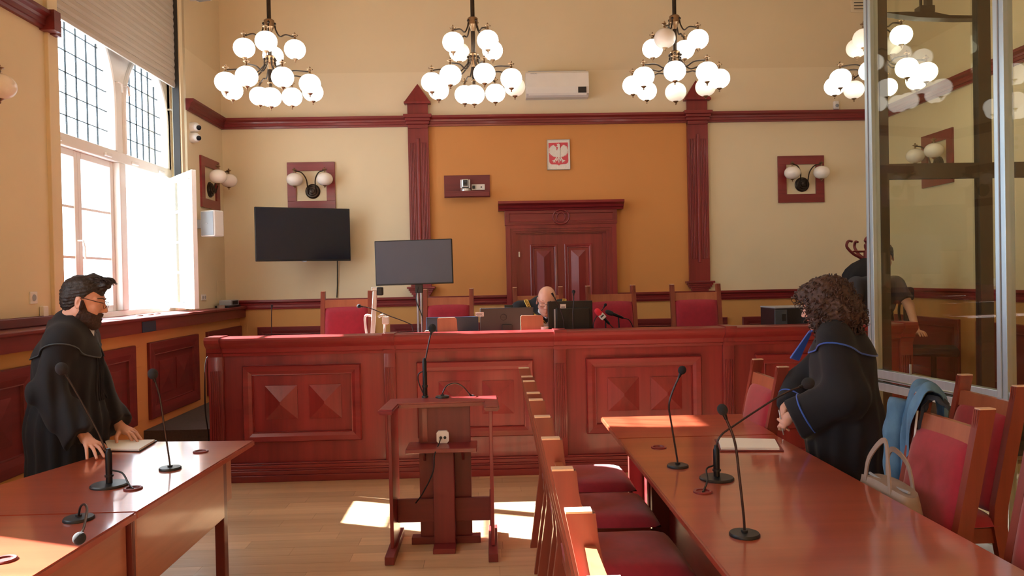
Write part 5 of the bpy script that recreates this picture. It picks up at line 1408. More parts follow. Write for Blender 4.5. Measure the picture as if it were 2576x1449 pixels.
# ================================================================== handbag and jacket
# the bag stands on the seat of the chair with the jacket
bx_, by_, bz_ = 1.67, 3.2, 0.512
t = thing('handbag', 'taupe leather handbag with two tall straps on the chair seat', 'handbag', (bx_, by_, bz_))
m = MB(); rows = 10; seg = 32; vs = []
for i in range(rows + 1):
    v = i / rows; z = bz_ + 0.24 * v
    hx, hy = 0.085 * (1 - 0.45 * v ** 2), 0.19 * (1 - 0.04 * v)
    if i == 0: hx *= 0.9; hy *= 0.95
    for k in range(seg):
        a = 2 * PI * k / seg; cc, ss = math.cos(a), math.sin(a); n_ = 4
        q = (abs(cc) ** n_ + abs(ss) ** n_) ** (-1 / n_)
        vs.append((bx_ + hx * q * cc, by_ + hy * q * ss, z + 0.012 * math.cos(2 * a) * v))
m.add(vs, [(i * seg + k, i * seg + (k + 1) % seg, (i + 1) * seg + (k + 1) % seg, (i + 1) * seg + k) for i in range(rows) for k in range(seg)] + [tuple(range(seg - 1, -1, -1)), tuple(range(rows * seg, rows * seg + seg))])
m.build('bag_body', M['leather'], t, True, 60)
MB().tube(spline([(bx_, by_ - 0.16, bz_ + 0.243), (bx_, by_, bz_ + 0.236), (bx_, by_ + 0.16, bz_ + 0.243)], 8), 0.006, 8).build('zip', M['grey_plastic'], t, True)
for s in (-1, 1):
    sp = spline([(bx_ + s * 0.05, by_ - 0.10, bz_ + 0.17), (bx_ + s * 0.048, by_ - 0.10, bz_ + 0.25), (bx_ + s * 0.04, by_ - 0.075, bz_ + 0.34), (bx_ + s * 0.02, by_ - 0.01, bz_ + 0.405 - 0.02 * s), (bx_ + s * 0.04, by_ + 0.075, bz_ + 0.34), (bx_ + s * 0.048, by_ + 0.10, bz_ + 0.25), (bx_ + s * 0.05, by_ + 0.10, bz_ + 0.17)], 8)
    m = MB(); vs = []; n_ = len(sp)
    for i, p in enumerate(sp):
        tn = (sp[min(i + 1, n_ - 1)] - sp[max(i - 1, 0)]).normalized(); sd = tn.cross(Vector((1, 0, 0))).normalized()
        for (u, k) in ((-1, -1), (1, -1), (1, 1), (-1, 1)): vs.append(p + sd * 0.011 * u + Vector((1, 0, 0)) * 0.003 * k)
    m.add(vs, [(i * 4 + k, i * 4 + (k + 1) % 4, i * 4 + 4 + (k + 1) % 4, i * 4 + 4 + k) for i in range(n_ - 1) for k in range(4)] + [(0, 1, 2, 3), (n_ * 4 - 4, n_ * 4 - 3, n_ * 4 - 2, n_ * 4 - 1)])
    m.build('strap', M['leather'], t, True, 40)

# denim jacket hung over the far post of that chair: two folded falls of cloth and a sleeve
jx, jy = 1.965, 3.40
t = thing('denim_jacket', 'faded blue denim jacket draped over the chair back', 'jacket', (jx, jy, 0.5))


def fall(pts, wid, th, name, m_, fold, seed, nu=22):
    """a hanging strip of cloth that follows pts, wid across, folded like drapery"""
    sp = spline(pts, 8); n_ = len(sp); vs = []; m = MB()
    for i, p in enumerate(sp):
        v = i / (n_ - 1); tn = (sp[min(i + 1, n_ - 1)] - sp[max(i - 1, 0)]).normalized()
        ac = wid(v)[1].normalized(); nr = tn.cross(ac).normalized(); w_ = wid(v)[0]
        for sgn in (1, -1):
            for k in range(nu + 1):
                u = -1 + 2 * k / nu
                d_ = fold * (math.sin(u * 6 + seed + 3 * v) * 0.6 + math.sin(u * 11 - 5 * v + seed) * 0.4) * min(1, 0.3 + v * 1.5) + 0.25 * fold * math.sin(30 * v + 4 * u)
                vs.append(p + ac * w_ * u * (1 - 0.06 * math.sin(9 * v + seed)) + nr * (d_ + sgn * th * (1 - u ** 6)))
    row = 2 * (nu + 1)
    fs = []
    for i in range(n_ - 1):
        for k in range(nu): fs.append((i * row + k, i * row + k + 1, (i + 1) * row + k + 1, (i + 1) * row + k)); fs.append((i * row + nu + 1 + k, (i + 1) * row + nu + 1 + k, (i + 1) * row + nu + 2 + k, i * row + nu + 2 + k))
        for k in (0, nu): fs.append((i * row + k, (i + 1) * row + k, (i + 1) * row + nu + 1 + k, i * row + nu + 1 + k))
    for i in (0, n_ - 1):
        for k in range(nu): fs.append((i * row + k, i * row + k + 1, i * row + nu + 2 + k, i * row + nu + 1 + k))
    m.add(vs, fs); return m.build(name, m_, t, True, 80)


ya = Vector((0.35, 1, 0))
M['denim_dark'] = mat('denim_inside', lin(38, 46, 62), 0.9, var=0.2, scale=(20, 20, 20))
fall([(jx + 0.07, jy + 0.02, 0.72), (jx + 0.075, jy + 0.02, 0.95), (jx + 0.05, jy + 0.01, 1.09), (jx - 0.01, jy + 0.0, 1.135), (jx - 0.06, jy + 0.005, 1.09), (jx - 0.085, jy + 0.03, 0.95), (jx - 0.085, jy + 0.05, 0.75), (jx - 0.08, jy + 0.05, 0.53)],
     lambda v: ((0.075 + 0.05 * math.sin(PI * min(1, v * 1.1)) , ya)), 0.006, 'jacket_body', M['denim'], 0.016, 0.4)
fall([(jx + 0.03, jy - 0.10, 1.05), (jx - 0.02, jy - 0.075, 1.095), (jx - 0.05, jy - 0.05, 1.06), (jx - 0.06, jy - 0.04, 0.95)], lambda v: (0.06 - 0.02 * v, Vector((0.6, 1, 0.1))), 0.006, 'lining', M['denim_dark'], 0.012, 1.5)
m = MB(); sp = spline([(jx - 0.06, jy + 0.13, 1.05), (jx - 0.085, jy + 0.14, 0.9), (jx - 0.09, jy + 0.13, 0.7), (jx - 0.085, jy + 0.12, 0.52)], 10)
m.tube(sp, [0.048 + 0.004 * math.sin(i * 0.8) for i in range(len(sp))], 14); m.build('sleeve', M['denim'], t, True, 80)
m = MB(); m.tube(spline([(jx - 0.085, jy - 0.055, 1.03), (jx - 0.105, jy - 0.065, 0.9), (jx - 0.1, jy - 0.05, 0.75), (jx - 0.1, jy - 0.05, 0.55)], 8), 0.005, 8); m.build('front_seam', M['shirt'], t, True)

# ================================================================== people: implicit surfaces turned into meshes
f32 = np.float32


def A3(*v): return np.array(v if len(v) > 1 else v[0], dtype=f32)


def sd_ell(P, c, r, R=None):
    q = P - A3(c)
    if R is not None: q = q @ np.array(R, dtype=f32)
    r = A3(r); k0 = np.sqrt(((q / r) ** 2).sum(1)) + 1e-6; k1 = np.sqrt(((q / (r * r)) ** 2).sum(1)) + 1e-6
    return k0 * (k0 - 1) / k1


def sd_cone(P, a, b, ra, rb):
    a, b = A3(a), A3(b); ab = b - a; t = np.clip(((P - a) @ ab) / max(float(ab @ ab), 1e-9), 0, 1)
    return np.sqrt(((P - a - t[:, None] * ab) ** 2).sum(1)) - (ra + (rb - ra) * t)


def smin(a, b, k):
    h = np.clip(0.5 + 0.5 * (b - a) / k, 0, 1)
    return b * (1 - h) + a * h - k * h * (1 - h)


def smax(a, b, k): return -smin(-a, -b, k)


def union(ds, k):
    d = ds[0]
    for e in ds[1:]: d = smin(d, e, k)
    return d


def nets(fn, lo, hi, vox):
    """naive surface nets over a box; returns vertices and quads"""
    lo, hi = A3(lo), A3(hi); n = np.maximum(4, np.ceil((hi - lo) / vox).astype(int)) + 1
    ax = [lo[i] + vox * np.arange(n[i], dtype=f32) for i in range(3)]
    G = np.stack(np.meshgrid(*ax, indexing='ij'), -1).reshape(-1, 3).astype(f32)
    D = np.empty(len(G), dtype=f32)
    for s in range(0, len(G), 400000): D[s:s + 400000] = fn(G[s:s + 400000])
    D = D.reshape(n); S = D < 0
    c = [slice(0, -1), slice(1, None)]
    acc = np.zeros((*(n - 1), 3), dtype=f32); cnt = np.zeros(n - 1, dtype=f32)
    corners = [(i, j, k) for i in (0, 1) for j in (0, 1) for k in (0, 1)]
    for p in corners:
        for axs in range(3):
            if p[axs]: continue
            q = list(p); q[axs] = 1
            d0 = D[c[p[0]], c[p[1]], c[p[2]]]; d1 = D[c[q[0]], c[q[1]], c[q[2]]]
            m = (d0 < 0) != (d1 < 0)
            t = np.where(m, d0 / np.where(m, d0 - d1, 1), 0)
            for a in range(3): acc[..., a] += np.where(m, p[a] + (t if a == axs else 0), 0)
            cnt += m
    act = cnt > 0
    idx = -np.ones(n - 1, dtype=np.int64); idx[act] = np.arange(act.sum())
    I = np.argwhere(act)
    V = lo + (I + acc[act] / cnt[act][:, None]) * vox
    F = []
    for axs in range(3):
        s0 = [slice(None)] * 3; s1 = [slice(None)] * 3; s0[axs] = slice(0, -1); s1[axs] = slice(1, None)
        m = S[tuple(s0)] != S[tuple(s1)]
        o = [k for k in range(3) if k != axs]
        inner = [slice(None)] * 3
        for k in o: inner[k] = slice(1, -1)
        mm = m[tuple(inner)]; E_ = np.argwhere(mm)
        if not len(E_): continue
        for k in o: E_[:, k] += 1
        def cell(da, db):
            q = E_.copy(); q[:, o[0]] -= da; q[:, o[1]] -= db; return idx[q[:, 0], q[:, 1], q[:, 2]]
        quad = np.stack([cell(1, 1), cell(0, 1), cell(0, 0), cell(1, 0)], 1)
        sg = S[tuple(s0)][tuple(inner)][mm]
        if axs == 1: sg = ~sg
        quad[~sg] = quad[~sg][:, ::-1]
        F.append(quad)
    return V, np.concatenate(F)


def np_mesh(name, parts, mats, parent, smooth=True, face_mat=None):
    """parts: list of (V, F); joined into one mesh under parent, world coordinates"""
    off = np.array(wloc(parent)); Vs = []; Fs = []; b = 0
    for (V, F) in parts: Vs.append(V); Fs.append(F + b); b += len(V)
    V = np.concatenate(Vs).astype(float) - off; F = np.concatenate(Fs)
    me = bpy.data.meshes.new(name); me.from_pydata(V.tolist(), [], F.tolist())
    for m in mats: me.materials.append(m)
    if face_mat is not None: me.polygons.foreach_set('material_index', face_mat.astype(np.int32))
    me.polygons.foreach_set('use_smooth', [smooth] * len(me.polygons)); me.update()
    o = bpy.data.objects.new(name, me); COL.objects.link(o); o.parent = parent
    return o


def basis(yaw, pitch=0.0, roll=0.0):
    """columns: forward, left, up; yaw from +X, pitch positive = nodding down"""
    R = Matrix.Rotation(yaw, 3, 'Z') @ Matrix.Rotation(pitch, 3, 'Y') @ Matrix.Rotation(roll, 3, 'X')
    return np.array(R, dtype=f32)


def to_world(V, B, o): return V @ B.T + A3(o)


def head_sdf(P, jaw=1.0):
    """local: x forward, y left, z up; origin between the ears; about 0.235 tall"""
    Q = P.copy(); Q[:, 1] = np.abs(Q[:, 1])
    d = union([sd_ell(Q, (-0.012, 0, 0.035), (0.1, 0.078, 0.092)), sd_ell(Q, (0.028, 0, -0.03), (0.068, 0.062, 0.088))], 0.03)
    d = smin(d, sd_ell(Q, (0.05, 0.0, -0.082), (0.042, 0.048, 0.036)), 0.025)
    d = smin(d, sd_cone(Q, (0.0, 0.052, -0.06), (0.058, 0.02, -0.1), 0.02, 0.02), 0.02)      # jaw line
    d = smin(d, sd_ell(Q, (0.083, 0, -0.1), (0.018, 0.022, 0.017)), 0.015)                      # chin
    d = smin(d, sd_cone(Q, (0.083, 0.012, 0.03), (0.066, 0.048, 0.026), 0.011, 0.01), 0.014)     # brow
    d = smin(d, sd_ell(Q, (0.067, 0.042, -0.022), (0.02, 0.02, 0.018)), 0.02)                    # cheek
    d = smax(d, -sd_ell(Q, (0.098, 0.032, 0.008), (0.016, 0.018, 0.011)), 0.012)                 # eye socket
    d = smin(d, sd_ell(Q, (0.074, 0.032, 0.006), (0.013, 0.016, 0.0115)), 0.003)                 # closed lid
    d = smin(d, sd_cone(Q, (0.089, 0, 0.02), (0.114, 0, -0.026), 0.008, 0.0115), 0.01)           # nose
    d = smin(d, sd_ell(Q, (0.1, 0.011, -0.032), (0.012, 0.008, 0.008)), 0.006)                   # nostril wing
    d = smin(d, sd_cone(Q, (0.096, 0.0, -0.059), (0.085, 0.022, -0.064), 0.0065, 0.003), 0.004)  # upper lip
    d = smin(d, sd_cone(Q, (0.094, 0.0, -0.073), (0.084, 0.02, -0.068), 0.0075, 0.003), 0.004)   # lower lip
    ear = sd_ell(Q, (-0.008, 0.083, -0.008), (0.019, 0.009, 0.034), Matrix.Rotation(0.35, 3, 'Z') @ Matrix.Rotation(-0.2, 3, 'Y'))
    ear = smax(ear, -sd_ell(Q, (-0.004, 0.094, -0.005), (0.010, 0.008, 0.02)), 0.004)
    d = smin(d, ear, 0.008)
    d = smin(d, sd_cone(Q, (-0.03, 0, -0.06), (-0.05, 0, -0.24), 0.056, 0.062), 0.035)           # neck
    return d


def make_head(B, o, s, extra=None):
    V, F = nets(lambda P: head_sdf(P), (-0.14, -0.11, -0.26), (0.145, 0.11, 0.145), 0.0042)
    fc = V[F].mean(1)
    lips = (fc[:, 0] > 0.082) & (np.abs(fc[:, 1]) < 0.024) & (fc[:, 2] < -0.054) & (fc[:, 2] > -0.081)
    return to_world(V * s, B, o), F, lips


def hand_sdf(P, wrist, tips, thumb, up, ulna=None):
    """wrist, four finger tips (index..little), thumb tip; a relaxed bent hand"""
    w = A3(wrist); up = A3(up); ds = []; kn = []
    tm = np.mean([A3(t) for t in tips], 0); ax = tm - w; L = np.linalg.norm(ax); ax /= L
    side = np.cross(ax, up); side /= np.linalg.norm(side)
    if (A3(tips[0]) - tm) @ side < 0: side = -side
    n = len(tips)
    for i, t in enumerate(tips):
        k = w + ax * L * (0.50 if i < 3 else 0.46) + side * ((1.5 - i) * 0.0195) + up * 0.014
        kn.append(k); t = A3(t)
        m1 = k + (t - k) * 0.48 + up * 0.014; m2 = k + (t - k) * 0.78 + up * 0.008
        ds += [sd_cone(P, k, m1, 0.0098, 0.0088), sd_cone(P, m1, m2, 0.0088, 0.0082), sd_cone(P, m2, t, 0.0082, 0.0072)]
    fing = np.minimum.reduce(ds)
    palm = union([sd_cone(P, w, k, 0.024, 0.0125) for k in kn], 0.012)
    tb = w + ax * L * 0.18 + side * 0.022; th = A3(thumb); tm_ = tb + (th - tb) * 0.55 + side * 0.012
    thumb_d = np.minimum(sd_cone(P, tb, tm_, 0.014, 0.0105), sd_cone(P, tm_, th, 0.0105, 0.008))
    d = smin(palm, thumb_d, 0.01)
    return smin(d, fing, 0.006)


def make_hand(wrist, tips, thumb, up, elbow, vox=0.0034):
    w = Vector(wrist); e = Vector(elbow); a = w + (e - w).normalized() * min(0.16, (e - w).length)
    fn = lambda P: smin(hand_sdf(P, wrist, tips, thumb, up), sd_cone(P, wrist, a, 0.025, 0.034), 0.012)
    pts = np.array([wrist, thumb, tuple(a)] + list(tips)); return nets(fn, pts.min(0) - 0.05, pts.max(0) + 0.05, vox)


def march(fn, O, D, t0=0.0, tmax=1.2, off=0.0):
    """sphere-trace rays O + t D (arrays) to the surface fn = off"""
    t = np.full(len(O), t0, dtype=f32)
    for _ in range(70):
        d = fn((O + D * t[:, None]).astype(f32)) - off
        t = np.minimum(t + d * 0.8, tmax)
    return O + D * t[:, None]


def drape(fn, C, B, lim, thick, nr=26, na=72, inner=0.16, reach=0.7):
    """collar-like cloth: rays from outside towards C over a polar cap round +up; lim(angle) = polar limit"""
    V = []
    for k, off in ((0, thick), (1, 0.001)):
        for i in range(nr + 1):
            for j in range(na):
                a = 2 * PI * j / na; L = lim(a); th = inner + (L - inner) * i / nr
                d = np.array([math.sin(th) * math.cos(a), math.sin(th) * math.sin(a), math.cos(th)]); V.append(B @ d)
        if k == 0: n1 = len(V)
    D = np.array(V, dtype=f32); O = A3(C) + D * reach
    top = march(fn, O[:n1], -D[:n1], off=thick, tmax=reach); bot = march(fn, O[n1:], -D[n1:], off=0.002, tmax=reach)
    P = np.concatenate([top, bot]); F = []
    idx = lambda s, i, j: s * n1 + i * na + j % na
    for i in range(nr):
        for j in range(na):
            F.append((idx(0, i, j), idx(0, i + 1, j), idx(0, i + 1, j + 1), idx(0, i, j + 1)))
            F.append((idx(1, i, j), idx(1, i, j + 1), idx(1, i + 1, j + 1), idx(1, i + 1, j)))
    for j in range(na): F.append((idx(0, nr, j), idx(1, nr, j), idx(1, nr, j + 1), idx(0, nr, j + 1)))
    edge = [Vector(p) for p in top[nr * na:(nr + 1) * na]]
    return P, np.array(F), edge


def hair_noise(P, f, seed=0.0):
    x, y, z = P[:, 0] * f + seed, P[:, 1] * f, P[:, 2] * f
    return (np.sin(x * 1.3 + 1.7 * np.sin(y * 1.1)) + np.sin(y * 1.7 + 1.3 * np.sin(z * 1.3 + seed)) + np.sin(z * 1.5 + 1.9 * np.sin(x * 0.9))) / 3


# ------------------------------------------------------------------ the bearded man at the table
yaw = math.radians(14)
Bm = basis(yaw, math.radians(15), 0)
HS = 1.06
ho = at(212, 758, Y=4.45)
pm = thing('person', 'bearded man with glasses in a black robe leaning on the table', 'person', (-2.42, 4.45, 0.0))
HV, HF, lips = make_head(Bm, ho, HS)
sh = Vector((-2.40, 4.46, 1.355))
fw = Vector((math.cos(yaw), math.sin(yaw), 0)); lf = Vector((-fw.y, fw.x, 0))
shR, shL = sh - lf * 0.19 + fw * 0.01, sh + lf * 0.19 + fw * 0.01
zt = TZ + 0.009
wr = at(217, 1104, Y=4.19); wl = at(303, 1075, Y=4.56)
tipsR = [at(271, 1141, Z=zt), at(262, 1149, Z=zt), at(243, 1153, Z=zt), at(219, 1154, Z=zt)]; thR = at(268, 1127, Z=zt + 0.01)
tipsL = [at(334, 1112, Z=zt), at(346, 1111, Z=zt + 0.008), at(358, 1109, Z=zt + 0.002), at(352, 1105, Z=zt)]; thL = at(294, 1113, Z=zt + 0.01)
elR = Vector((-2.41, 4.24, 1.09)); elL = Vector((-2.38, 4.68, 1.06))
hR = make_hand(wr, tipsR, thR, (0, 0, 1), elR); hL = make_hand(wl, tipsL, thL, (0, 0, 1), elL)
tor = lambda P: union([sd_cone(P, sh - Vector((0, 0, 0.08)), (-2.42, 4.46, 0.9), 0.13, 0.13), sd_cone(P, shR, shL, 0.055, 0.055)], 0.05)
tV, tF = nets(tor, (-2.66, 4.2, 0.75), (-2.2, 4.72, 1.52), 0.014)
fm = np.concatenate([lips.astype(int), np.zeros(len(hR[1]) + len(hL[1]) + len(tF), int)])
np_mesh('body', [(HV, HF), hR, hL, (tV, tF)], [M['skin'], M['lip']], pm, face_mat=fm)


def robe_m(P, folds=True):
    ang = np.arctan2(P[:, 1] - 4.45, P[:, 0] + 2.42)
    body = union([sd_ell(P, sh + Vector((-0.01, 0, -0.13)), (0.15, 0.205, 0.19), basis(yaw)), sd_cone(P, shR, shL, 0.07, 0.07), sd_cone(P, sh + Vector((0, 0, 0.08)), shR, 0.08, 0.07), sd_cone(P, sh + Vector((0, 0, 0.08)), shL, 0.08, 0.07),
                  sd_cone(P, (-2.42, 4.45, 1.2), (-2.43, 4.46, 0.85), 0.165, 0.195), sd_cone(P, (-2.43, 4.46, 0.85), (-2.45, 4.46, 0.12), 0.195, 0.22)], 0.07)
    body = smax(body, 0.03 - P[:, 2], 0.01)
    if folds: body = body + 0.008 * np.sin(ang * 15 + 2 * np.sin(P[:, 2] * 3)) * np.clip((1.32 - P[:, 2]) * 3, 0, 1)
    ds = [body]
    for (s, e, w, r0, r1, r2) in ((shR, elR, wr, 0.072, 0.085, 0.10), (shL, elL, wl, 0.07, 0.09, 0.085)):
        s, e, w = Vector(s), Vector(e), Vector(w)
        cut = w + (e - w).normalized() * 0.03
        a = sd_cone(P, s, e, r0, r1); dn = (cut - e).normalized()
        b = sd_cone(P, e, cut + dn * 0.15, r1, r2 - 0.02)
        b = smin(b, sd_cone(P, e + Vector((0, 0, -0.03)), cut + dn * 0.15 + Vector((-0.05, 0, -0.07)), r1 * 0.75, r2 * 0.55), 0.06)
        b = smax(b, (P - A3(cut)) @ A3(dn), 0.008)
        sl = smin(a, b, 0.05)
        if folds:
            q = P - A3(e); sl = sl + 0.009 * np.sin((q[:, 0] * 60 + q[:, 1] * 50)) * np.clip((1.36 - P[:, 2]) * 4, 0, 1)
        ds.append(sl)
    d = smin(ds[0], ds[1], 0.03); d = smin(d, ds[2], 0.03)
    nk = sd_cone(P, Vector(ho) + Vector((-0.045, 0.01, -0.13)), Vector(ho) + Vector((-0.1, 0.02, -0.22)), 0.072, 0.082)
    return smax(d, -nk, 0.01)


rv = nets(robe_m, (-2.82, 3.96, 0.0), (-1.98, 4.9, 1.58), 0.011)
np_mesh('robe', [rv], [M['robe']], pm)
# wide round collar with a stitched edge
Cc = Vector((-2.41, 4.46, 1.17)); Bc = basis(yaw)
fr = lambda P: robe_m(P, False)
lim = lambda a: 1.02 + 0.16 * math.cos(a) ** 2 - 0.42 * math.exp(-(min(abs(a), 2 * PI - abs(a)) / 0.13) ** 2)
P_, F_, edge = drape(fr, Cc, Bc, lim, 0.011, inner=0.33)
np_mesh('collar', [(P_, F_)], [M['robe']], pm)
M['piping'] = mat('dark_green_piping', lin(64, 76, 84), 0.6, var=0.1)
MB().tube(edge + [edge[0]], 0.0035, 6, False).build('collar_piping', M['piping'], pm, True)
# pleats down the chest
m = MB()
for k in range(7):
    y_ = (k - 3) * 0.022
    O = np.array([[*(Vector((-2.42, 4.45, 0)) + fw * 0.5 + lf * y_)]], dtype=f32)
    pts = []
    for z_ in np.linspace(1.27, 1.0, 9):
        o_ = O.copy(); o_[0, 2] = z_
        pts.append(Vector(march(fr, o_, A3(-fw.x, -fw.y, 0)[None, :], tmax=0.6, off=0.004)[0]))
    m.tube(pts, [0.002 + 0.004 * min(1, i / 3) for i in range(9)], 6)
m.build('pleats', M['robe'], pm, True)
# shirt collar
nb = Vector(ho) + Vector((-0.045, 0.005, -0.125)) 
m = MB(); vs = []; na = 40
for i, (r_, dz) in enumerate(((0.066, 0.022), (0.07, 0.0), (0.078, -0.03), (0.074, -0.03), (0.062, 0.02))):
    for j in range(na):
        a = 2 * PI * j / na
        p = nb + fw * (r_ * 1.08 * math.cos(a) + 0.02 * (-dz) * 0) + lf * (r_ * 0.92 * math.sin(a)) + Vector((0, 0, dz - 0.045 * math.cos(a) - 0.012))
        vs.append(p)
m.add(vs, [(i * na + j, i * na + (j + 1) % na, ((i + 1) % 5) * na + (j + 1) % na, ((i + 1) % 5) * na + j) for i in range(5) for j in range(na)])
for s in (-1, 1):
    p0 = nb + fw * 0.078 + lf * 0.012 * s + Vector((0, 0, -0.03)); m.add([p0, p0 + lf * 0.035 * s - fw * 0.012 + Vector((0, 0, 0.01)), p0 + lf * 0.03 * s + fw * 0.016 + Vector((0, 0, -0.045)), p0 + fw * 0.012 + Vector((0, 0, -0.012))], [(0, 1, 2, 3)])
m.build('shirt_collar', M['shirt'], pm, True, 50)


# hair: swept up and back, short at the sides
def hair_man(P):
    Q = P.copy(); Q[:, 1] = np.abs(Q[:, 1])
    sk = union([sd_ell(Q, (-0.016, 0, 0.045), (0.108, 0.0835, 0.094)), sd_ell(Q, (-0.055, 0, -0.01), (0.059, 0.072, 0.07))], 0.03)
    q = smin(sk, sd_cone(Q, (0.02, 0.0, 0.125), (0.082, 0.03, 0.11), 0.032, 0.022), 0.03)
    q = q - 0.0014 * np.sin(Q[:, 2] * 330 - Q[:, 0] * 150 + 3 * np.sin(P[:, 1] * 50)) - 0.003 * hair_noise(P, 60) - 0.002 * hair_noise(P, 170, 4)
    hl = 0.052 + 0.55 * (0.02 - Q[:, 0]) * 0 
    front = 0.06 + 0.012 * np.sin(P[:, 1] * 60)              # hairline height at the brow
    low = np.where(Q[:, 0] > 0.02, front, np.where(Q[:, 0] > -0.03, 0.028 - 0.1 * np.clip(-Q[:, 0] + 0.02, 0, 0.05), -0.075 + 0.0 * Q[:, 0]))
    t = np.clip((0.045 - Q[:, 0]) / 0.035, 0, 1); low = front * (1 - t) + 0.02 * t
    t2 = np.clip((-0.012 - Q[:, 0]) / 0.03, 0, 1); low = low * (1 - t2) + (-0.095) * t2
    return smax(q, low - Q[:, 2], 0.006)


V, F = nets(hair_man, (-0.15, -0.12, -0.12), (0.15, 0.12, 0.18), 0.0038)
np_mesh('hair', [(to_world(V * HS, Bm, ho), F)], [M['hair_dark']], pm)
# loose forelock
m = MB(); rg = random.Random(5)
for k in range(30):
    y0 = rg.uniform(-0.055, 0.055); x0 = rg.uniform(0.045, 0.1)
    pts = [(x0 - 0.05, y0, 0.135), (x0, y0 + rg.uniform(-0.01, 0.01), 0.142 + rg.uniform(-0.008, 0.008)), (x0 + 0.03, y0 + rg.uniform(-0.012, 0.012), 0.122 + rg.uniform(-0.008, 0.008))]
    m.tube([Vector(to_world(np.array([p]) * HS, Bm, ho)[0]) for p in spline(pts, 4)], [0.004] * 6 + [0.0028, 0.0018, 0.0008], 5)
m.build('forelock', M['hair_dark'], pm, True)


def beard_sdf(P):
    Q = P.copy(); Q[:, 1] = np.abs(Q[:, 1])
    d = head_sdf(P) - 0.0065 - 0.0025 * hair_noise(P, 160) - 0.002 * hair_noise(P, 300, 2)
    d = smin(d, sd_ell(Q, (0.072, 0, -0.115), (0.03, 0.034, 0.028)), 0.02)
    line = np.where(Q[:, 0] < 0.03, 0.01, 0.0) - 0.045 + 0.0 * Q[:, 0]
    t = np.clip((Q[:, 0] - 0.012) / 0.03, 0, 1); top = (0.012) * (1 - t) + (-0.042) * t; top = np.where((Q[:, 0] > 0.082) & (Q[:, 1] < 0.03), -0.043, top - 0.012 * np.clip((Q[:, 0] - 0.04) / 0.04, 0, 1))
    d = smax(d, Q[:, 2] - top, 0.006)
    d = smax(d, 0.004 - Q[:, 0] - 0.35 * np.clip(-0.05 - Q[:, 2], 0, 1), 0.006)      # behind: just before the ear
    d = smax(d, -0.15 - Q[:, 2], 0.01)
    d = smax(d, -sd_ell(Q, (0.105, 0, -0.067), (0.02, 0.016, 0.0045)), 0.002)          # mouth
    return d


V, F = nets(beard_sdf, (-0.03, -0.1, -0.16), (0.13, 0.1, 0.04), 0.0034)
np_mesh('beard', [(to_world(V * HS, Bm, ho), F)], [M['beard']], pm)


def spectacles(B, o, s, parent, m_, dz=0.0):
    W3 = lambda p: Vector(to_world(np.array([p], dtype=f32) * s, B, o)[0])
    m = MB()
    for sg in (-1, 1):
        rim = [W3((0.112 - 0.12 * (abs(0.034 * sg + 0.024 * math.cos(a)) - 0.01) ** 1 * 0.35, 0.034 * sg + 0.025 * math.cos(a), 0.004 + dz + 0.0185 * math.sin(a))) for a in np.linspace(0, 2 * PI, 25)]
        m.tube(rim, 0.0014, 6, False)
        m.tube(spline([W3((0.1045, 0.058 * sg, 0.016 + dz)), W3((0.075, 0.082 * sg, 0.018 + dz)), W3((0.01, 0.086 * sg, 0.02 + dz)), W3((-0.02, 0.084 * sg, 0.005 + dz))], 5), 0.0022, 6)
    m.tube([W3((0.114, -0.01, 0.01 + dz)), W3((0.118, 0, 0.013 + dz)), W3((0.114, 0.01, 0.01 + dz))], 0.0015, 6)
    so_ = m.build('spectacles', m_, parent, True)
    for sg in (-1, 1):
        q = MB(); q.add([W3((0.1105 - 0.008, 0.034 * sg + 0.024 * math.cos(a), 0.004 + dz + 0.0175 * math.sin(a))) for a in np.linspace(0, 2 * PI, 25)[:-1]], [tuple(range(24))]); q.build('lens', M['pane'], so_)


M['specs'] = mat('dark_red_frame', lin(62, 32, 30), 0.3, var=0.1)
spectacles(Bm, ho, HS, pm, M['specs'])
m = MB()
for sg in (-1, 1):
    m.tube([Vector(to_world(np.array([p], dtype=f32) * HS, Bm, ho)[0]) for p in spline([(0.096, 0.014 * sg, 0.032), (0.09, 0.034 * sg, 0.038), (0.07, 0.056 * sg, 0.032)], 5)], 0.0028, 6)
m.build('eyebrows', M['hair_dark'], pm, True)

# ------------------------------------------------------------------ the woman with curly hair
yw = math.radians(180 - 36)
Bw = basis(yw, math.radians(14), 0)
wo = at(2070, 770, Y=4.2)
pw = thing('person', 'woman with curly brown hair in a black robe trimmed in blue', 'person', (1.93, 4.2, 0.0))
WS = 1.0
HV, HF, lips = make_head(Bw, wo, WS)
fw2 = Vector((math.cos(yw), math.sin(yw), 0)); lf2 = Vector((-fw2.y, fw2.x, 0))
wsh = Vector((1.93, 4.19, 1.31))
sL, sR = wsh + lf2 * 0.17, wsh - lf2 * 0.17         # her left side is towards the camera
hc = at(1968, 1052, Y=4.27)
wL = at(1985, 1050, Y=4.19); wR = at(1976, 1028, Y=4.33)
eL = Vector((1.88, 4.03, 1.0)); eR = Vector((1.79, 4.42, 0.99))
tw = lambda dx, dy, dz: hc + Vector((dx, dy, dz))
hLd = make_hand(wL, [tw(-0.03, -0.02, -0.045), tw(-0.022, -0.01, -0.06), tw(-0.008, 0.0, -0.066), tw(0.01, 0.005, -0.064)], tw(-0.035, -0.03, 0.0), (-0.8, -0.3, 0.4), eL)
hRd = make_hand(wR, [tw(-0.012, -0.035, -0.02), tw(-0.005, -0.045, -0.035), tw(0.006, -0.045, -0.05), tw(0.02, -0.04, -0.06)], tw(-0.01, -0.045, 0.02), (-0.9, 0.3, 0.2), eR)
tor = lambda P: union([sd_cone(P, wsh - Vector((0, 0, 0.05)), (1.94, 4.2, 0.9), 0.11, 0.12), sd_cone(P, sL, sR, 0.05, 0.05)], 0.05)
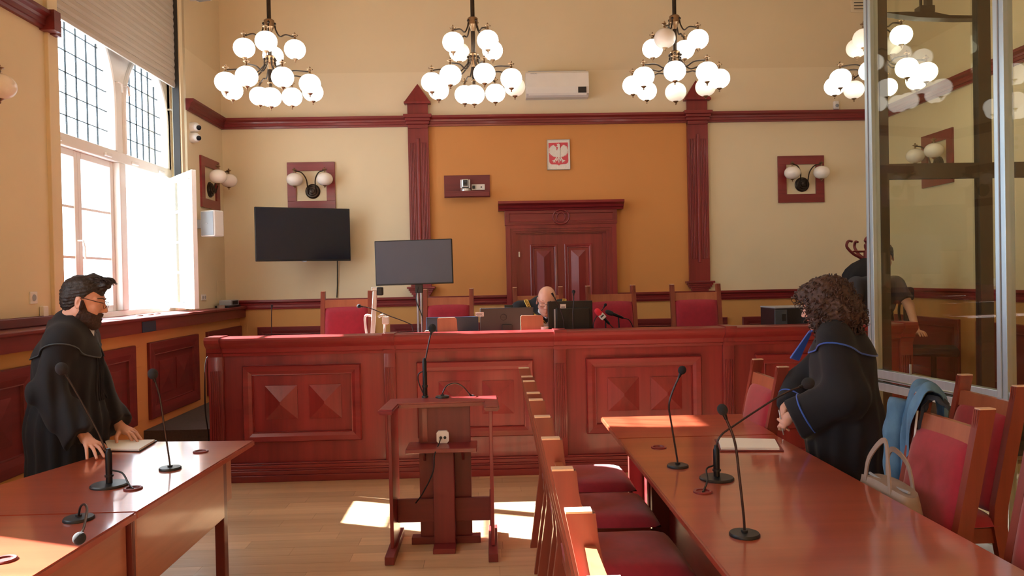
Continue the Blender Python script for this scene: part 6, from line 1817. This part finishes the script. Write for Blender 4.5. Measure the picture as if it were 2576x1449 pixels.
tV, tF = nets(tor, (1.7, 3.92, 0.75), (2.15, 4.5, 1.42), 0.014)
fm = np.concatenate([lips.astype(int), np.zeros(len(hLd[1]) + len(hRd[1]) + len(tF), int)])
np_mesh('body', [(HV, HF), hLd, hRd, (tV, tF)], [M['skin_pale'], M['lip']], pw, face_mat=fm)


def robe_w(P, folds=True):
    ang = np.arctan2(P[:, 1] - 4.2, P[:, 0] - 1.95)
    body = union([sd_ell(P, wsh + Vector((0.01, 0.01, -0.13)), (0.14, 0.2, 0.18), basis(yw)), sd_cone(P, sL, sR, 0.065, 0.065),
                  sd_cone(P, (1.94, 4.19, 1.12), (1.95, 4.2, 0.8), 0.165, 0.195), sd_cone(P, (1.95, 4.2, 0.8), (1.99, 4.22, 0.1), 0.195, 0.225)], 0.08)
    body = smax(body, 0.03 - P[:, 2], 0.01)
    if folds: body = body + 0.007 * np.sin(ang * 13 + 2 * np.sin(P[:, 2] * 3)) * np.clip((1.15 - P[:, 2]) * 3, 0, 1)
    d = body
    for (s, e, w, r0, r1, r2) in ((sL, eL, wL, 0.075, 0.115, 0.1), (sR, eR, wR, 0.07, 0.09, 0.07)):
        dn = (w - e).normalized(); cut = w - dn * 0.025
        a = sd_cone(P, s, e, r0, r1); b = sd_cone(P, e, cut + dn * 0.15, r1 * 0.95, r2 - 0.02)
        b = smin(b, sd_cone(P, e + Vector((0, 0, -0.05)), cut + dn * 0.1 + Vector((0.03, 0, -0.1)), r1 * 0.7, r2 * 0.55), 0.06)
        b = smax(b, (P - A3(cut)) @ A3(dn), 0.008)
        sl = smin(a, b, 0.05)
        if folds: sl = sl + 0.006 * np.sin((P[:, 0] * 50 + P[:, 1] * 45)) * np.clip((1.2 - P[:, 2]) * 4, 0, 1)
        d = smin(d, sl, 0.03)
    nk = sd_cone(P, Vector(wo) + Vector((0.03, -0.005, -0.12)), Vector(wo) + Vector((0.06, -0.02, -0.2)), 0.062, 0.07)
    return smax(d, -nk, 0.01)


np_mesh('robe', [nets(robe_w, (1.55, 3.8, 0.0), (2.35, 4.66, 1.48), 0.011)], [M['robe']], pw)
fr2 = lambda P: robe_w(P, False)
Cw = Vector((1.95, 4.2, 1.12)); Bcw = basis(yw)
lim2 = lambda a: 1.05 + 0.12 * math.cos(a) ** 2 - 0.3 * math.exp(-(min(abs(a), 2 * PI - abs(a)) / 0.13) ** 2)
P_, F_, edge = drape(fr2, Cw, Bcw, lim2, 0.010, inner=0.33)
np_mesh('collar', [(P_, F_)], [M['robe']], pw)
MB().tube(edge + [edge[0]], 0.0045, 6, False).build('collar_piping', M['robe_blue'], pw, True)
# pleated blue jabot hanging free of the chest
j0 = at(2036, 836, Y=4.3); j1 = at(1997, 903, Y=4.36)
m = MB(); vs = []; n_ = 13
for i in range(2):
    c0 = j0 if i == 0 else j1; wdt = 0.01 if i == 0 else 0.03
    for k in range(n_):
        u = -1 + 2 * k / (n_ - 1); ax = (j1 - j0).normalized(); sd = ax.cross(Vector((0.3, -1, 0))).normalized(); nn = sd.cross(ax)
        vs.append(c0 + sd * wdt * u + nn * (0.006 * (-1) ** k) * (0.4 if i == 0 else 1))
for p in list(vs): vs.append(p + nn * 0.006)
N = 2 * n_
fs = [(k, k + 1, n_ + k + 1, n_ + k) for k in range(n_ - 1)] + [(N + k, N + n_ + k, N + n_ + k + 1, N + k + 1) for k in range(n_ - 1)]
fs += [(k, N + k, N + k + 1, k + 1) for k in range(n_ - 1)] + [(n_ + k, n_ + k + 1, N + n_ + k + 1, N + n_ + k) for k in range(n_ - 1)] + [(0, n_, N + n_, N), (n_ - 1, N + n_ - 1, N + N - 1, N - 1 )]
m.add(vs, fs)
m.tube(spline([at(2056, 822, Y=4.22), at(2048, 828, Y=4.26), j0], 6), 0.008, 8)
m.build('jabot', M['robe_blue'], pw)
# blue cuff piping: ring traced round the near sleeve
def cuff(e, w, back, r):
    dn = (w - e).normalized(); c = w - dn * back; a1 = dn.cross(Vector((0, 0, 1))).normalized(); a2 = dn.cross(a1)
    D = np.array([a1 * math.cos(a) + a2 * math.sin(a) for a in np.linspace(0, 2 * PI, 49)], dtype=f32)
    Pp = march(fr2, A3(c) + D * r, -D, tmax=r * 0.98, off=0.002)
    P2 = [Vector(p) for p in Pp[:-1]]; ok = [(p - c).length < 0.135 for p in P2]
    if False not in ok: return P2 + [P2[0]]
    n_ = len(P2); best = []
    for s_ in range(n_):
        if ok[s_ - 1] or not ok[s_]: continue
        run = []
        while ok[(s_ + len(run)) % n_] and len(run) < n_: run.append(P2[(s_ + len(run)) % n_])
        if len(run) > len(best): best = run
    return best
MB().tube(cuff(eL, wL, 0.10, 0.22), 0.005, 6, False).build('cuff_piping', M['robe_blue'], pw, True)
MB().tube(cuff(eR, wR, 0.08, 0.16), 0.004, 6, False).build('cuff_piping', M['robe_blue'], pw, True)
one('pen', M['silver'], 'slim white pen held by the woman in the blue-trimmed robe', 'pen', MB().tube([at(1960, 1031, Y=4.22), at(1971, 1094, Y=4.22)], [0.0045, 0.003], 8))


# hair: a full shell of curls
def hair_w(P):
    d = union([sd_ell(P, (-0.035, 0, 0.045), (0.135, 0.125, 0.118)), sd_ell(P, (-0.07, 0, -0.06), (0.125, 0.14, 0.115)), sd_ell(P, (-0.005, 0.085, -0.045), (0.075, 0.05, 0.10)), sd_ell(P, (-0.005, -0.085, -0.045), (0.075, 0.05, 0.10)), sd_ell(P, (0.05, 0, 0.085), (0.07, 0.085, 0.05))], 0.03)
    d = d - 0.007 * hair_noise(P, 75) - 0.005 * hair_noise(P, 140, 3)
    Q = np.abs(P[:, 1]); face = np.maximum(0.045 - P[:, 0], np.maximum(P[:, 2] - 0.05, Q - 0.062))
    return smax(d, -face, 0.012)


V, F = nets(hair_w, (-0.24, -0.19, -0.22), (0.16, 0.19, 0.2), 0.0055)
wv = to_world(V * WS, Bw, wo)
curls = MB(); rg = random.Random(11)
fcn = V[F].mean(1)
for k in range(520):
    i = rg.randrange(len(F)); c0 = fcn[i]
    nn = V[F[i]]; nrm = np.cross(nn[1] - nn[0], nn[2] - nn[0]); nrm = nrm / (np.linalg.norm(nrm) + 1e-9)
    out = Vector(c0 - np.array([-0.04, 0, 0.0])).normalized()
    dn = (Vector((0, 0, -1)) + Vector((rg.uniform(-.7, .7), rg.uniform(-.7, .7), rg.uniform(-.2, .5))) + out * rg.uniform(-0.1, 0.35)).normalized()
    s1 = dn.orthogonal().normalized(); s2 = dn.cross(s1); R_ = rg.uniform(0.006, 0.013); L = rg.uniform(0.03, 0.075); ph = rg.uniform(0, 6.28); tw_ = rg.uniform(2.0, 3.6)
    pts = []
    for q in range(15):
        u = q / 14; a = ph + u * tw_ * 2 * PI * 0.6
        pts.append(Vector(c0) + out * (0.002 + 0.004 * rg.random() * 0) + dn * L * u + (s1 * math.cos(a) + s2 * math.sin(a)) * R_ * (0.6 + 0.5 * u))
    pts = [Vector(to_world(np.array([p], dtype=f32) * WS, Bw, wo)[0]) for p in pts]
    curls.tube(pts, [0.0036] * 10 + [0.003, 0.0026, 0.002, 0.0014, 0.0006], 4)
hb = np_mesh('hair', [(wv, F)], [M['hair_curl']], pw)
tag(curls.build('curls', M['hair_curl'], hb, True, fixn=False), kind='stuff')

# ------------------------------------------------------------------ the judge
yj = math.radians(-90 - 6)
Bj = basis(yj, math.radians(20), math.radians(-5))
jo = at(1375, 757, Y=7.22)
pj_ = thing('person', 'bald judge in a black robe with a gold chain bent over the desk', 'person', (jo.x, 7.5, DAIS))
HV, HF, lips = make_head(Bj, jo, 1.06)
jsh = Vector((jo.x - 0.04, 7.40, 1.365))
np_mesh('body', [(HV, HF), nets(lambda P: union([sd_cone(P, jsh - Vector((0, -0.05, 0.1)), (jo.x, 7.55, 0.95), 0.09, 0.12), sd_cone(P, jo + Vector((0, 0.06, -0.05)), jsh, 0.045, 0.05)], 0.03), (jo.x - 0.25, 7.15, 0.75), (jo.x + 0.25, 7.8, 1.5), 0.014)],
        [M['skin_pale'], M['lip']], pj_, face_mat=np.concatenate([lips.astype(int), np.zeros(0, int)]) if False else None)
jl, jr = jsh + Vector((0.2, 0.02, -0.02)), jsh + Vector((-0.2, 0.02, -0.02))


def robe_j(P):
    d = union([sd_cone(P, jl, jr, 0.085, 0.085), sd_ell(P, jsh + Vector((0, 0.05, -0.17)), (0.22, 0.165, 0.2)), sd_cone(P, (jsh.x, 7.5, 1.1), (jsh.x, 7.58, 0.88), 0.2, 0.22),
               sd_cone(P, jl, jl + Vector((0.1, -0.05, -0.2)), 0.085, 0.085), sd_cone(P, jr, jr + Vector((-0.1, -0.05, -0.2)), 0.085, 0.085),
               sd_cone(P, jl + Vector((0.1, -0.05, -0.2)), (jsh.x + 0.16, 7.13, 1.13), 0.085, 0.07), sd_cone(P, jr + Vector((-0.1, -0.05, -0.2)), (jsh.x - 0.16, 7.13, 1.13), 0.085, 0.07),
               sd_cone(P, jsh + Vector((0, 0, 0.02)), jo + Vector((0, 0.1, -0.09)), 0.1, 0.075), sd_ell(P, (jo.x - 0.01, jo.y + 0.09, jo.z - 0.255), (0.16, 0.13, 0.15))], 0.05)
    d = smax(d, 0.84 - P[:, 2], 0.01)
    return d + 0.006 * hair_noise(P, 22)


np_mesh('robe', [nets(robe_j, (jsh.x - 0.45, 7.02, 0.8), (jsh.x + 0.45, 7.85, 1.6), 0.012)], [M['robe']], pj_)
# hands resting on the desk
for s in (-1, 1):
    w = Vector((jsh.x + s * 0.15, 7.1, 1.075)); tz = DZ + 0.009
    hv = make_hand(w, [(jsh.x + s * 0.05, 7.02, tz), (jsh.x + s * 0.075, 6.995, tz), (jsh.x + s * 0.1, 6.99, tz), (jsh.x + s * 0.125, 7.0, tz)], (jsh.x + s * 0.05, 7.07, tz), (0, 0, 1), w + Vector((s * 0.05, 0.12, 0.05)), 0.005)
    np_mesh('hand', [hv], [M['skin_pale']], pj_)
spectacles(Bj, jo, 1.06, pj_, M['black'])
m = MB()
for sg in (-1, 1):
    m.tube([Vector(to_world(np.array([p], dtype=f32), Bj, jo)[0]) for p in spline([(0.096, 0.014 * sg, 0.032), (0.09, 0.034 * sg, 0.036), (0.07, 0.056 * sg, 0.03)], 5)], 0.003, 6)
m.build('eyebrows', M['hair_dark'], pj_, True)
M['hair_grey'] = mat('cropped_grey_hair', lin(120, 104, 98), 0.8, var=0.3, scale=(120, 120, 120), bump=0.4, bscale=300)
def hair_j(P):
    Q = P.copy(); Q[:, 1] = np.abs(Q[:, 1])
    d = sd_ell(Q, (-0.014, 0, 0.033), (0.101, 0.0795, 0.092)); d = smin(d, sd_ell(Q, (-0.06, 0, -0.03), (0.05, 0.062, 0.05)), 0.02)
    return smax(smax(d, Q[:, 2] - 0.045, 0.004), np.maximum(Q[:, 0] - 0.015, -0.075 - Q[:, 2]), 0.004)
V, F = nets(hair_j, (-0.14, -0.1, -0.1), (0.05, 0.1, 0.07), 0.0045)
np_mesh('hair', [(to_world(V * 1.06, Bj, jo), F)], [M['hair_grey']], pj_)
# shirt collar wedge
m = MB()
c0 = jo + Vector((0.0, -0.005, -0.125))
for s in (-1, 1): m.beam(c0 + Vector((s * 0.075, 0.06, 0.035)), c0 + Vector((s * 0.005, -0.035, -0.025)), 0.012, 0.035, (0, -0.4, 1), 0.003)
m.build('shirt_collar', M['shirt'], pj_)
# gold chain of office: links laid on the robe from both shoulders to the medal
ch = thing('chain_of_office', 'gold chain of office with a silver eagle medal on the judge', 'chain', (jsh.x, 7.3, 1.1))
for s in (-1, 1):
    mx_ = jsh.x + 0.04
    ctl = [Vector((mx_ + s * 0.2, 7.46, 1.5)), Vector((mx_ + s * 0.175, 7.3, 1.43)), Vector((mx_ + s * 0.115, 7.15, 1.365)), Vector((mx_ + s * 0.055, 7.1, 1.30)), Vector((mx_ + s * 0.01, 7.08, 1.245))]
    path = spline(ctl, 40); acc = 0; last = path[0]; pts = [path[0]]
    for p in path[1:]:
        acc += (p - last).length; last = p
        if acc > 0.021: pts.append(p); acc = 0
    O = np.array([tuple(p + Vector((0, -0.25, 0.12))) for p in pts], dtype=f32); dd = A3(0, 0.9, -0.43)
    hit = march(robe_j, O, np.repeat(dd[None, :], len(O), 0), tmax=0.7, off=0.004)
    hit = [Vector(p) for p in hit]
    for i, p in enumerate(hit[:-1]):
        t_ = (hit[i + 1] - p)
        if t_.length > 0.08: continue
        t_.normalize(); sd = t_.cross(Vector((0, -0.9, 0.43))).normalized()
        MB().tube([p + t_ * 0.013 * math.cos(a) + sd * 0.017 * math.sin(a) for a in np.linspace(0, 2 * PI, 13)], 0.0042, 6, False).build('link', M['gold'], ch, True)
hitm = Vector(march(robe_j, np.array([[jsh.x + 0.04, 6.9, 1.19]], dtype=f32), np.array([[0, 1, 0]], dtype=f32), tmax=0.7, off=0.004)[0])
m = MB(); c0 = hitm
m.prism([(c0.x + x * 0.05, c0.z + z * 0.05) for x, z in ((0, 1.0), (0.25, 0.6), (0.9, 0.9), (1.0, 0.1), (0.55, -0.2), (0.35, -0.8), (0, -1.1), (-0.35, -0.8), (-0.55, -0.2), (-1.0, 0.1), (-0.9, 0.9), (-0.25, 0.6))], 'y', c0.y - 0.012, c0.y - 0.004)
m.build('medal', M['silver'], ch)

# ------------------------------------------------------------------ the man seen through the dock glass
go = at(2222, 648, Y=7.35)
pg = thing('person', 'man in a charcoal polo shirt behind the glass dock, hands on the bench', 'person', (go.x + 0.05, 7.6, DAIS))
yg = math.radians(-115)
Bg = basis(yg, math.radians(30), 0)
HV, HF, lips = make_head(Bg, go, 1.02)
gsh = Vector((go.x + 0.03, 7.56, go.z - 0.24))
gl_, gr_ = gsh + Vector((0.2, 0.0, -0.02)), gsh + Vector((-0.2, 0.0, -0.02))
gh1 = Vector((go.x + 0.19, 7.12, DZ + 0.045)); gh2 = Vector((go.x - 0.2, 7.12, DZ + 0.045))
ge1 = Vector((go.x + 0.29, 7.42, 1.3)); ge2 = Vector((go.x - 0.27, 7.42, 1.3))
arms = []
for (s_, e_, w_) in ((gl_, ge1, gh1), (gr_, ge2, gh2)):
    V, F = nets(lambda P: smin(sd_cone(P, s_, e_, 0.055, 0.045), sd_cone(P, e_, w_, 0.044, 0.028), 0.02), np.minimum.reduce([s_, e_, w_]) - 0.08, np.maximum.reduce([s_, e_, w_]) + 0.08, 0.009); arms.append((V, F))
    x = w_.x; sg = 1 if s_ is gl_ else -1; tz = DZ + 0.009
    arms.append(make_hand(w_, [(x - sg * 0.03, 7.01, tz), (x - sg * 0.01, 7.0, tz), (x + sg * 0.012, 7.0, tz), (x + sg * 0.033, 7.01, tz)], (x - sg * 0.055, 7.06, tz), (0, 0, 1), e_, 0.005))
np_mesh('body', [(HV, HF)] + arms + [nets(lambda P: sd_cone(P, gsh, (go.x, 7.66, 1.1), 0.1, 0.12), (go.x - 0.2, 7.3, 0.9), (go.x + 0.25, 7.9, 1.8), 0.015)], [M['skin']], pg)
def shirt_g(P):
    d = union([sd_cone(P, gl_, gr_, 0.075, 0.075), sd_ell(P, gsh + Vector((0, 0.03, -0.17)), (0.21, 0.14, 0.22)), sd_cone(P, gsh + Vector((0, 0.06, -0.25)), (go.x + 0.03, 7.68, 1.12), 0.15, 0.155)], 0.06)
    for (s_, e_) in ((gl_, ge1), (gr_, ge2)):
        dn = (e_ - s_).normalized(); d = smin(d, smax(sd_cone(P, s_, e_, 0.078, 0.075), (P - A3(s_ + dn * 0.2)) @ A3(dn), 0.006), 0.03)
    d = smin(d, sd_cone(P, gsh, go + Vector((0.02, 0.06, -0.1)), 0.08, 0.066), 0.03)
    return smax(d + 0.004 * hair_noise(P, 25), 1.06 - P[:, 2], 0.01)
np_mesh('polo_shirt', [nets(shirt_g, (go.x - 0.4, 7.3, 1.0), (go.x + 0.45, 7.95, 1.85), 0.012)], [M['tshirt']], pg)
def legs_g(P):
    d = sd_ell(P, (go.x + 0.03, 7.68, 1.08), (0.17, 0.13, 0.12))
    for s in (-1, 1): d = smin(d, union([sd_cone(P, (go.x + 0.03 + s * 0.09, 7.68, 1.05), (go.x + 0.03 + s * 0.11, 7.66, 0.75), 0.085, 0.06), sd_cone(P, (go.x + 0.03 + s * 0.11, 7.66, 0.75), (go.x + 0.03 + s * 0.12, 7.7, 0.38), 0.06, 0.05), sd_cone(P, (go.x + 0.03 + s * 0.12, 7.72, DAIS + 0.04), (go.x + 0.03 + s * 0.13, 7.55, DAIS + 0.035), 0.045, 0.033)], 0.03), 0.04)
    return smax(d, DAIS + 0.002 - P[:, 2], 0.005)
np_mesh('trousers', [nets(legs_g, (go.x - 0.3, 7.4, DAIS - 0.03), (go.x + 0.35, 7.9, 1.25), 0.014)], [M['coat']], pg)
def hair_g(P):
    Q = P.copy(); Q[:, 1] = np.abs(Q[:, 1])
    d = union([sd_ell(Q, (-0.014, 0, 0.045), (0.11, 0.088, 0.096)), sd_ell(Q, (-0.05, 0, -0.02), (0.065, 0.077, 0.07))], 0.03) - 0.005 * hair_noise(P, 110)
    t = np.clip((0.05 - Q[:, 0]) / 0.07, 0, 1); low = 0.06 * (1 - t) - 0.08 * t
    return smax(d, low - Q[:, 2], 0.008)
V, F = nets(hair_g, (-0.15, -0.12, -0.12), (0.13, 0.12, 0.17), 0.005)
np_mesh('hair', [(to_world(V * 1.02, Bg, go), F)], [M['hair_dark']], pg)
MB().tube(spline([gsh + Vector((0.1, -0.02, 0.06)), gsh + Vector((0.0, -0.1, 0.04)), gsh + Vector((-0.09, -0.03, 0.07))], 6), 0.008, 8).build('collar_edge', M['shirt'], pg, True)
